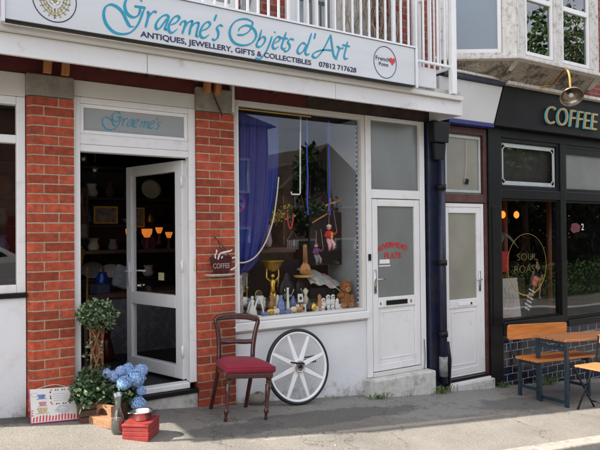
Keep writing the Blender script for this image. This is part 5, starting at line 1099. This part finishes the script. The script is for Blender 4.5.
for row,z in enumerate((.93,1.28,1.63,1.98)):
    for i in range(9):
        x=.55+i*.26+r.uniform(-.04,.04); k=r.choice(cl); mt_=r.choice([m_porc,m_bluep,m_goldmetal,m_brownwood,m_cream,m_grey,m_purple]); t=thing(k,'%s on shelf %s of the dark dresser, %s along it'%({m_porc:'white ',m_bluep:'blue ',m_goldmetal:'gilt ',m_brownwood:'brown ',m_cream:'cream ',m_grey:'grey ',m_purple:'purple '}[mt_]+k,['one','two','three','four'][row],['far left','second','third','fourth','midway','sixth','seventh','eighth','far right'][i]),k,(x,3.05,z),0,'crockery on the dark dresser'); b=MB()
        if k=='plate': b.lathe((0,0,0),[(0,0),(.07,.004),(.10,.018),(.10,.022),(.07,.01),(0,.006)],20).xf(Matrix.Translation((0,0,.10))@Matrix.Rotation(1.35,4,'X'))
        elif k=='jug': b.lathe((0,0,0),[(.04,0),(.06,.05),(.04,.11),(.05,.15)],16)
        elif k=='vase': b.lathe((0,0,0),[(.03,0),(.06,.08),(.025,.16),(.04,.21)],16)
        else: b.lathe((0,0,0),[(.03,0),(.09,.06),(.085,.06),(0,.01)],18)
        t.scale=(r.uniform(1.0,1.5),1.2,r.uniform(.9,1.4)); b.build('body',mt_,t,True,0,False)
def simple(name,label,cat,b,mat,**k): return tag(b.build(name,mat,None,**k),label,cat)
simple('blue_glass_jar','bright blue glass jar standing on the counter inside the doorway','jar',MB().lathe((1.72,2.0,.852),[(.05,0),(.07,.04),(.07,.16),(.045,.20),(.05,.22)],20),M('cobalt_glass',(.01,.05,.35),.15),smooth=True)
bg=thing('white_cushion','pale grey cushion leaning over the counter edge','cushion',(1.9,1.72,.80)); MB().boxr((1.90,1.80,1.02),(.22,.07,.26),ry=.35,rx=-.3).build('cushion',M('pale_linen',(.26,.27,.31),.9,var=.35,scale=9,bump=.6,bscale=10),bg,False,.03)
simple('cardboard_box','small dull blue box on the counter left of the cushion','box',MB().boxr((1.66,1.86,.90),(.16,.14,.10),rz=.4),M('dull_blue_card',(.06,.07,.14),.8),bevel=.004)
cst=thing('wooden_side_table','small dark side table with glassware by the left of the doorway','table',(1.15,1.1,.17)); MB().box(.95,1.35,1.0,1.4,.72,.75).build('top',m_brownwood,cst,bevel=.004)
for x in (.98,1.32):
    for y in (1.03,1.37): MB().box(x-.015,x+.015,y-.015,y+.015,.17,.72).build('leg',m_brownwood,cst)
for i,(x,y,h,mt_,l) in enumerate(((1.10,1.1,.20,m_porc,'white swan shaped jug on the side table'),(1.22,1.12,.12,m_steel,'silver goblet on the side table'),(1.30,1.08,.08,m_goldmetal,'little gilt dish on the side table'))):
    simple('jug' if i==0 else 'goblet' if i==1 else 'dish',l,['jug','goblet','dish'][i],MB().lathe((x,y,.751),[(.03,0),(.015,h*.3),(.04,h*.6),(.03,h)],14),mt_,smooth=True)
cat=thing('cat_ornament','dark red cat ornament sitting on the shop floor by the open door','ornament',(1.62,1.45,.17)); b=MB(); b.lathe((0,0,0),[(.07,0),(.085,.08),(.06,.20),(.04,.26)],16); b.ball((0,0,.30),.052,12,9); b.tube([(-.03,0,.33),(-.038,0,.375)],[.018,.003],6); b.tube([(.03,0,.33),(.038,0,.375)],[.018,.003],6); b.tube([(.07,0,.02),(.11,-.04,.02),(.10,-.09,.02)],.012,6); b.build('body',M('oxblood_glaze',(.07,.012,.012),.3,var=.3),cat,True,0,False)
simple('standing_easel_picture','tall dark panel leaning at the right side inside the shop window','panel',MB().boxr((3.55,1.4,1.2),(.5,.04,1.6),rz=-.3),M('umber_panel',(.05,.035,.025),.6,var=.5,scale=4))
simple('hanging_rug','brown patterned rug hanging behind the window display','rug',MB().box(2.9,3.6,.9,.93,.9,2.3),M('brown_rug',(.10,.065,.045),.9,var=.5,scale=7))
for nm,l,c,pts,rad,mt_ in (('brass_telescope','dull brass tube leaning inside the doorway','ornament',[(1.30,1.5,.8),(1.42,1.6,1.35)],.025,m_goldmetal),('walking_sticks','dark walking stick leaning by the doorway shelves','stick',[(1.45,1.6,.17),(1.50,1.75,1.15)],.012,m_woodmid),('rolled_rug','rolled brown rug standing left of the counter','rug',[(1.38,1.9,.17),(1.40,1.95,1.2)],.07,M('rug_roll',(.09,.05,.04),.9,var=.6,scale=30))):
    simple(nm,l,c,MB().tube(pts,rad,12),mt_,smooth=True)
for i,(x,z,w,h) in enumerate(((1.38,1.66,.22,.28),(1.66,1.55,.16,.20),(1.95,1.75,.30,.22),(1.55,1.95,.26,.16),(2.35,1.72,.20,.26))):
    t=thing('hanging_picture',['small portrait picture','tiny square picture','wide landscape picture','highest narrow picture','picture seen through the door glass'][i]+' hung in the dark shop','picture',(x,2.75,z)); frame(x-w/2,x+w/2,z-h/2,z+h/2,.02,2.74,2.77).build('frame',[m_goldmetal,m_brownwood][i%2],t); MB().box(x-w/2+.02,x+w/2-.02,2.75,2.765,z-h/2+.02,z+h/2-.02).build('picture',M('old_print',(.16,.13,.10),.4,var=.7,scale=14),t)
for i,(x,z) in enumerate(((1.30,2.10),(1.62,2.16),(1.50,2.28))):
    t=thing('hanging_lantern',['left','right','highest'][i]+' glass lantern hanging near the shop ceiling','lantern',(x,1.9,z)); MB().lathe((x,1.9,z),[(.03,0),(.06,.03),(.055,.12),(.02,.15)],14).build('glass',m_glassd,t,True); MB().tube([(x,1.9,z+.15),(x,1.9,2.75)],.004,5).build('chain',m_goldmetal,t); MB().ball((x,1.9,z+.06),.018,8,6).build('candle',m_porc,t,True)
simple('crystal_bowl','cut glass bowl glinting on the counter top','bowl',MB().lathe((2.12,1.88,.852),[(.04,0),(.10,.08),(.095,.08),(.0,.02)],18),m_steel,smooth=True)
simple('white_teapot','white teapot on the counter right of the cushion','teapot',MB().lathe((2.02,2.12,.852),[(.05,0),(.09,.07),(.06,.13),(.02,.15),(.02,.17),(0,.18)],18),m_porc,smooth=True)
# left window display
for i,(x,l) in enumerate(((.05,'brass carriage clock inside the left window'),(.35,'brown jar inside the left window'))):
    simple(['clock','jar'][i],l,['clock','jar'][i],MB().lathe((x,.35,1.07),[(.05,0),(.07,.1),(.05,.2),(.03,.26)],16),[m_goldmetal,m_brownwood][i],smooth=True)
simple('window_shelf','dark shelf across the inside of the left window','shelf',MB().box(-.9,.6,.2,.5,1.03,1.068),m_brownwood)
# ================================================================== COFFEE SHOP INTERIOR
for x,l in ((7.10,'left'),(7.40,'right')):
    t=thing('pendant_bulb',l+' glowing filament bulb hanging inside the coffee shop window','light bulb',(x,.8,1.74),0,'filament bulbs in the coffee shop'); MB().ball((x,.8,1.735),.038,14,10,(1,1,1.4)).build('bulb',M_emit('filament_bulb',(1,.20,.03),1.1),t,True); MB().tube([(x,.8,1.79),(x,.8,1.84)],.018,10).build('holder',m_black,t,True); MB().tube([(x,.8,1.84),(x,.8,2.7)],.004,5).build('flex',m_black,t)
for x,l in ((7.26,'left copper pole inside the coffee shop window'),(8.30,'right copper pole inside the coffee shop window')): simple('copper_pole',l,'pole',MB().tube([(x,.9,-.38),(x,.9,2.7)],.04,14),M('copper_pole_paint',(.24,.07,.03),.35,var=.2),smooth=True)
fr_=thing('fern_frond','thin palm fronds at the left inside of the coffee window','plant',(6.62,.55,1.0)); b=MB()
for i in range(9):
    P=crom([(6.62,.5,1.15),(6.64+.02*i,.5,1.45),(6.66+.04*i,.45,1.50-.03*i)],5); b.tube(P,.004,4)
b.build('fronds',M('grey_green_frond',(.22,.26,.20),.6),fr_); MB().lathe((6.62,.5,.98),[(.05,0),(.07,.16)],14).build('pot',m_brownwood,fr_,True)
simple('plant_stand','slim black plant stand inside the coffee window','stand',MB().tube([(6.62,.5,-.38),(6.62,.5,.98)],.03,8),m_blackmatt)
simple('red_bin','red upright box at the left inside the coffee window','box',MB().box(6.55,6.72,.40,.55,.95,1.22),m_redvinyl)
pa=thing('sketched_poster_board','pale poster board with a line sketch leaning low in the coffee window','poster',(6.3,.08,.40)); MB().boxr((6.32,.12,.64),(.46,.02,.50),rx=-.12,ry=0).build('board',M('poster_paper',(.45,.39,.36),.8,var=.06),pa)
b=MB()
for q in ([(6.20,.50),(6.25,.65),(6.22,.78)],[(6.28,.48),(6.33,.6),(6.30,.72),(6.36,.8)],[(6.18,.60),(6.30,.62),(6.42,.58)],[(6.36,.50),(6.40,.62),(6.37,.7)]): b.ribbon(q,.075,.003,.007)
b.build('sketch_lines',m_grey,pa)
sb=thing('slate_sign','black slate with white chalk writing leaning inside the coffee window','sign',(6.72,.1,.4)); m_=Matrix.Translation((6.72,.10,.56))@Matrix.Rotation(.42,4,'Y')
MB().box(-.085,.085,-.01,.01,-.15,.42).xf(m_).build('slate',m_black,sb,bevel=.003); b=MB()
for i in range(6):
    w=.05+.02*(i%2); b.box(-w,-w*.2,-.0125,-.0105,-.10+i*.05,-.078+i*.05); b.box(-w*.05,w*.9,-.0125,-.0105,-.10+i*.05,-.078+i*.05)
b.xf(m_).build('chalk_writing',m_porc,sb); MB().box(-.05,.06,-.0130,-.0105,.24,.36).xf(m_).build('red_picture',M('red_print',(.4,.08,.08),.6,var=.8,scale=60),sb)
b=MB(); b.box(7.6,9.4,2.2,2.9,-.38,.65); cc=thing('coffee_counter','dark coffee counter behind the right hand window','counter',(8.5,2.5,-.38)); b.build('counter_body',m_brownwood,cc)
MB().box(8.0,8.5,2.3,2.7,.652,1.05).build('espresso_machine',m_steel,cc,bevel=.02); MB().box(8.6,8.75,2.3,2.5,.652,.95).build('grinder',m_black,cc,bevel=.01)
for i,(x,z,l) in enumerate(((7.9,1.35,'grey menu panel on the coffee shop back wall, left'),(8.7,1.35,'grey menu panel on the coffee shop back wall, middle'),(9.5,1.35,'grey menu panel on the coffee shop back wall, right'))): 
    t=thing('menu_panel',l,'menu board',(x,3.4,z),0,'menu panels'); MB().box(x-.3,x+.3,3.4,3.43,z-.4,z+.4).build('panel',M('menu_grey',(.16,.16,.155),.7,var=.5,scale=5),t)
# ================================================================== OPPOSITE SIDE OF THE STREET (seen reflected in the glass)
m_tilered=M('clay_roof_tile',(.085,.065,.055),.8,var=.35,scale=12,bump=.4,bscale=20); m_stuc=M('cream_stucco',(.45,.42,.36),.85,var=.08,scale=2)
def house(x0,x1,y0,y1,h,rh,wall,label,gable=True):
    g=zfar(x0,0)-.2; t=thing('terraced_house',label,'house',((x0+x1)/2,(y0+y1)/2,g),0,'houses across the street')
    MB().box(x0,x1,y0,y1,g-2,g+h).build('wall',wall,t); xm=(x0+x1)/2
    rf=MB().add([(x0-.3,y1+.3,g+h),(x1+.3,y1+.3,g+h),(x1+.3,y0-.3,g+h),(x0-.3,y0-.3,g+h),(xm,y1+.3,g+h+rh),(xm,y0-.3,g+h+rh)],[(0,4,5,3),(4,1,2,5),(0,1,4),(2,3,5),(3,2,1,0)]).build('roof',m_tilered,t)
    MB().box(x0+.6,x0+1.3,y0+1,y0+1.9,g+h+.3,g+h+rh+1.1).build('chimney',wall,rf)
    for zz in (g+1.0,g+3.7):
        for xx in (x0+.25*(x1-x0),x0+.75*(x1-x0)):
            w=frame(xx-.6,xx+.6,zz,zz+1.4,.09,y1+.002,y1+.06).build('window',m_upvc,t); MB().box(xx-.51,xx+.51,y1+.004,y1+.02,zz+.09,zz+1.31).build('pane',m_frost,w)
    d=MB().box(xm-.45,xm+.45,y1+.002,y1+.05,g,g+2.1).build('door',m_redwood,t)
house(-7,-.8,-24,-16,5.2,2.4,m_obrick,'brown brick house with clay roof across the street, left end'); house(-.3,5.4,-24,-15.5,5.4,2.4,m_obrick,'brick house with clay roof opposite the antiques shop'); house(6.2,12.0,-25,-16.5,6.5,.9,m_obrick,'brown brick gabled house with clay roof opposite the coffee shop'); house(12.7,16.9,-24,-16.5,4.5,2.0,m_obrick,'lower brick house with a gable roof across the street'); house(18.5,24,-27,-19,4.2,2.2,m_stuc,'cream stucco house with clay roof across the street')
def tree(x,y,h,r,label,n=2600):
    g=zfar(x,y)-.1; t=thing('broadleaf_tree',label,'tree',(x,y,g),0,'trees across the street'); rr=random.Random(int(x*10)); b=MB(); k_=min(1,r/3); b.tube([(0,0,0),(.1,0,h*.3),(-.05,.1,h*.55),(0,0,h*.8)],[.22*k_,.17*k_,.12*k_,.04],10)
    cl=[]
    for k in range(11):
        a=k*2.4; q=r*rr.uniform(.35,.8); c=(q*math.cos(a),q*math.sin(a),h*rr.uniform(.42,.95)); cl.append(c); b.tube([(0,0,h*.35),(c[0]*.5,c[1]*.5,(h*.4+c[2])/2),c],[.08,.05,.02],6)
    b.build('trunk',m_brownwood,t,True,0,False); f=MB()
    for i in range(int(n*1.8)):
        c=cl[rr.randrange(len(cl))]; d=Vector((rr.gauss(0,1),rr.gauss(0,1),rr.gauss(0,1))).normalized()*r*.42*rr.random()**.4; f.leaf((c[0]+d.x,c[1]+d.y,c[2]+d.z),.13+.006*h,rr)
    f.build('crown',m_leaft,t,False,0,False)
tree(12.6,-14.5,6.8,.75,'narrow green tree between the brick and cream houses',600); tree(25,-17.5,9,2.8,'large green tree across the street near the junction'); tree(28,-16.5,13,4.4,'tall spreading tree left of the tallest tree',4500); tree(4.2,-13.9,6.6,1.5,'slender tree in front of the brick house opposite',1600); tree(31,-16.5,15,5.2,'tallest tree across the street to the right',5500); tree(38,-17,14,5.2,'farthest tree down the street',4500)
hg=thing('clipped_hedge','long clipped green hedge across the street under the trees','hedge',(24,-13,-2)); b=MB(); rr=random.Random(2)
for i in range(6000): x=rr.uniform(12.5,40); b.leaf((x,-13+rr.uniform(-.5,.5),zfar(x,0)+rr.uniform(0,1.5)),.10,rr)
b.build('foliage',m_leaft,hg)
b=MB(); rr=random.Random(9)
for i in range(11000): x=rr.uniform(29,80); y=rr.uniform(-25,-21); b.leaf((x,y,zfar(x,0)+rr.uniform(-.5,8.5+1.5*math.sin(x*.7))),.55,rr)
tag(b.build('tree_belt',M_leaf('dark_belt_leaf',(.022,.04,.014),.5)),'dark belt of trees closing the view behind the houses across the street','trees',kind='stuff')
fn=thing('board_fence','dark stained board fence across the street between the houses','fence',(11,-13.2,zfar(11,0))); b=MB(); x=5.6
while x<19: b.box(x,x+.14,-13.2,-13.17,zfar(x,0)-.1,zfar(x,0)+1.9); x+=.15
b.build('boards',m_brownwood,fn); MB().add([(5.6,-13.25,zfar(5.6,0)+1.5),(19,-13.25,zfar(19,0)+1.5),(19,-13.21,zfar(19,0)+1.5),(5.6,-13.21,zfar(5.6,0)+1.5),(5.6,-13.25,zfar(5.6,0)+1.6),(19,-13.25,zfar(19,0)+1.6),(19,-13.21,zfar(19,0)+1.6),(5.6,-13.21,zfar(5.6,0)+1.6)],[(3,2,1,0),(4,5,6,7),(0,1,5,4),(1,2,6,5),(2,3,7,6),(3,0,4,7)]).build('fence_rail',m_brownwood,fn)
# parked car
car=thing('parked_car','white hatchback with five spoke wheels parked across the street','car',(.75,-9.9+.75,zroad(.75,-9))); 
body=[(-2.0,.28),(-2.03,.62),(-1.95,.90),(-1.62,1.02),(-1.28,1.36),(-.9,1.46),(.1,1.44),(.62,1.22),(.98,1.0),(1.65,.90),(1.98,.72),(2.03,.45),(1.98,.26)]
for a,c in ((1.60,.95),(-.90,-1.60)): body+=[(a,.26)]+[((a+c)/2+.36*math.cos(t*math.pi/6)*(1 if a>0 else 1),.30+.36*math.sin(t*math.pi/6)) for t in range(0,7)]+[(c,.26)]
# side silhouettes lofted to narrower cabin
b=MB(); n=len(body)
def ring(y,ins): return [(x*(1-ins*.02),y,z if z<1.0 else z) for x,z in body]
secs=[(-.86,1),(-.80,0),(.80,0),(.86,1)]
for k,(y,i_) in enumerate(secs):
    for x,z in body:
        yy=y*(1-.16*max(0,(z-.95))/.5); b.v.append(Vector((x*(1-.01*i_),yy,z-(.02*i_ if z>.5 else 0))))
for k in range(3):
    for i in range(n): j=(i+1)%n; b.f.append([k*n+i,k*n+j,(k+1)*n+j,(k+1)*n+i])
b.f.append(list(range(n-1,-1,-1))); b.f.append([3*n+i for i in range(n)])
b.build('body',M('white_car_paint',(.75,.75,.76),.2,var=.02,coat=.6),car,False,.02,False)
for s in (1,-1):
    y=s*.815; MB().prism([(-1.42,1.0),(-1.15,1.30),(-.45,1.37),(-.45,1.0)],y-.03*0,y+.012*s).build('side_window',m_black,car,False,0,False); MB().prism([(-.38,1.0),(-.38,1.37),(.08,1.36),(.55,1.15),(.75,1.0)],y,y+.012*s).build('side_window',m_black,car,False,0,False)
    MB().boxr((1.9,s*.62,.70),(.16,.30,.13)).build('headlight',m_chrome,car,False,.02,False); MB().boxr((-1.98,s*.64,.80),(.10,.26,.16)).build('tail_light',m_redvinyl,car,False,.02,False)
MB().add([(.12,-.62,1.445),(.12,.62,1.445),(.95,.68,1.02),(.95,-.68,1.02)],[(0,1,2,3)]).build('windscreen',m_black,car,False,0,False)
for x in (1.27,-1.25):
    for s in (1,-1):
        w=MB().tube([(x,s*.66,.31),(x,s*.86,.31)],.315,28).build('wheel',m_rubber,car,False,.02,False); r_=MB()
        for k in range(5): a=k*1.2566; r_.boxr((x+.11*math.cos(a),s*.868,.31+.11*math.sin(a)),(.2,.02,.055),ry=-a)
        r_.tube([(x+.21*math.cos(i*.2618),s*.866,.31+.21*math.sin(i*.2618)) for i in range(24)],.018,6,closed=True); r_.build('rim',m_steel,w,False,0,False)
# street furniture opposite
g=zfar(9.5,0); lp=thing('street_lamp','tall street lamp with globe head across the street','street lamp',(16.8,-11.2,zfar(16.8,0))); MB().tube([(0,0,0),(0,0,5.2)],[.08,.05],12).build('post',m_black,lp,True,0,False); MB().tube([(0,0,5.2),(0,.4,5.5),(0,1.0,5.5)],.035,8).build('arm',m_black,lp,True,0,False); MB().ball((0,1.05,5.42),.20,14,10).build('globe',m_porc,lp,True,0,False)
ns=thing('no_left_turn_sign','round no left turn sign on a grey post across the street','road sign',(7.6,-10.6,zfar(7.6,0))); MB().tube([(0,0,0),(0,0,3.3)],.045,10).build('post',m_grey,ns,True,0,False)
pl_=MB().tube([(0,.05,2.9),(0,.065,2.9)],.34,36).build('sign_plate',m_white,ns,False,0,False); MB().ringxz((0,.07,2.9),.30,.035,40,6).build('red_ring',m_redvinyl,pl_,True,0,False)
b=MB().prism([(-.03,2.72),(.03,2.72),(.03,2.98),(-.03,2.98)],.068,.074); b.prism([(.03,2.92),(.14,2.92),(.14,2.98),(.03,2.98)],.068,.074); b.prism([(.14,2.88),(.22,2.95),(.14,3.02)],.068,.074); b.build('arrow',m_black,pl_,False,0,False); MB().boxr((0,.078,2.9),(.5,.008,.05),ry=.78).build('red_bar',m_redvinyl,pl_,False,0,False)
# pedestrian
pe=thing('person','person in dark t-shirt and pale orange shorts walking on the far pavement','person',(23,-12,zfar(23,0)),R_(20))
def skin(name,J,E,mat,par):
    me=bpy.data.meshes.new(name); me.from_pydata([j[0] for j in J],E,[]); o=bpy.data.objects.new(name,me); COL.objects.link(o); o.parent=par; me.materials.append(mat)
    m=o.modifiers.new('k','SKIN'); o.modifiers.new('u','SUBSURF').render_levels=2
    for i,j in enumerate(J):
        r=j[1]; r=(r,r) if not isinstance(r,tuple) else r; me.skin_vertices[0].data[i].radius=r
    me.skin_vertices[0].data[0].use_root=True; m.use_smooth_shade=True; return o
J=[((0,0,.95),(.14,.10)),((0,0,1.15),(.12,.09)),((0,0,1.38),(.15,.10)),((0,0,1.49),.05),((0,.01,1.60),(.075,.09)),((0,.01,1.70),(.07,.085)),
 ((.19,0,1.42),.05),((.24,-.05,1.14),.038),((.22,.12,.93),.03),((.22,.19,.86),.026),((-.19,0,1.42),.05),((-.24,.04,1.14),.038),((-.23,-.10,.93),.03),((-.23,-.15,.86),.026),
 ((.09,0,.88),.085),((.10,.14,.50),.055),((.10,.18,.08),.036),((.10,.32,.04),.03),((-.09,0,.88),.085),((-.10,-.08,.50),.055),((-.10,-.34,.14),.036),((-.10,-.25,.03),.03)]
E2=[(0,1),(1,2),(2,3),(3,4),(4,5),(2,6),(6,7),(7,8),(8,9),(2,10),(10,11),(11,12),(12,13),(0,14),(14,15),(15,16),(16,17),(0,18),(18,19),(19,20),(20,21)]
skin('body',J,E2,m_skin,pe)
skin('t_shirt',[((0,0,.92),(.155,.115)),((0,0,1.15),(.14,.11)),((0,0,1.39),(.165,.115)),((.19,0,1.43),.07),((.23,-.03,1.22),.062),((-.19,0,1.43),.07),((-.23,.03,1.22),.062)],[(0,1),(1,2),(2,3),(3,4),(2,5),(5,6)],m_blackmatt,pe)
skin('shorts',[((0,0,.93),(.15,.12)),((.09,0,.86),.105),((.10,.11,.58),.085),((-.09,0,.86),.105),((-.10,-.06,.58),.085)],[(0,1),(1,2),(0,3),(3,4)],M('orange_shorts',(.6,.3,.12),.8),pe)
MB().ball((0,-.005,1.70),.095,14,10,(.9,1.05,.9)).build('hair',m_brownwood,pe,True,0,False)
# ================================================================== CAMERA, LIGHT, WORLD
cam=bpy.data.cameras.new('camera'); co=bpy.data.objects.new('camera',cam); COL.objects.link(co)
cam.sensor_width=36; cam.lens=36; cam.clip_end=500; cam.clip_start=.05
yaw,pitch,roll=R_(32.064),R_(.747),R_(-.55)
F_=Vector((math.sin(yaw)*math.cos(pitch),math.cos(yaw)*math.cos(pitch),math.sin(pitch))); Rt=F_.cross(Vector((0,0,1))).normalized(); Up=Rt.cross(F_)
R2=Rt*math.cos(roll)+Up*math.sin(roll); U2=-Rt*math.sin(roll)+Up*math.cos(roll)
co.matrix_world=Matrix(((R2.x,U2.x,-F_.x,0),(R2.y,U2.y,-F_.y,-5),(R2.z,U2.z,-F_.z,1.5),(0,0,0,1))); SC.camera=co
SD=Vector((-1.05,.135,1)).normalized()       # towards the sun
su=bpy.data.lights.new('sun','SUN'); su.energy=5.0; su.angle=R_(.5); su.color=(1,.925,.81); so=bpy.data.objects.new('sun',su); COL.objects.link(so)
so.rotation_euler=SD.to_track_quat('Z','Y').to_euler(); so.location=(-5,2,8)
w=bpy.data.worlds.new('World'); SC.world=w; w.use_nodes=True; N=w.node_tree.nodes; L=w.node_tree.links
sk=N.new('ShaderNodeTexSky'); sk.sky_type='NISHITA'; sk.sun_disc=False; sk.sun_elevation=math.asin(SD.z); sk.sun_rotation=math.atan2(SD.x,SD.y); sk.dust_density=2.5; sk.air_density=.75; sk.ozone_density=.4
tcw=N.new('ShaderNodeTexCoord'); mpw=N.new('ShaderNodeMapping'); mpw.inputs['Scale'].default_value=(1,1,2.6); L.new(tcw.outputs['Generated'],mpw.inputs[0])
cn_=N.new('ShaderNodeTexNoise'); cn_.inputs['Scale'].default_value=2.3; cn_.inputs['Detail'].default_value=9; cn_.inputs['Roughness'].default_value=.58; L.new(mpw.outputs[0],cn_.inputs[0])
rc=N.new('ShaderNodeValToRGB'); rc.color_ramp.elements[0].position=.40; rc.color_ramp.elements[0].color=(.25,.25,.25,1); rc.color_ramp.elements[1].position=.60; rc.color_ramp.elements[1].color=(.92,.92,.92,1); L.new(cn_.outputs[0],rc.inputs[0])
cm=N.new('ShaderNodeMixRGB'); L.new(rc.outputs[0],cm.inputs[0]); L.new(sk.outputs[0],cm.inputs[1]); cm.inputs[2].default_value=(6.2,6.2,6.35,1)
L.new(cm.outputs[0],N['Background'].inputs[0]); N['Background'].inputs[1].default_value=.15
vs=SC.view_settings; vs.view_transform='Standard'; vs.look='None'; vs.exposure=1.3; vs.gamma=1; vs.use_curve_mapping=False
SC.render.engine='CYCLES'; SC.cycles.max_bounces=10; SC.cycles.transparent_max_bounces=16
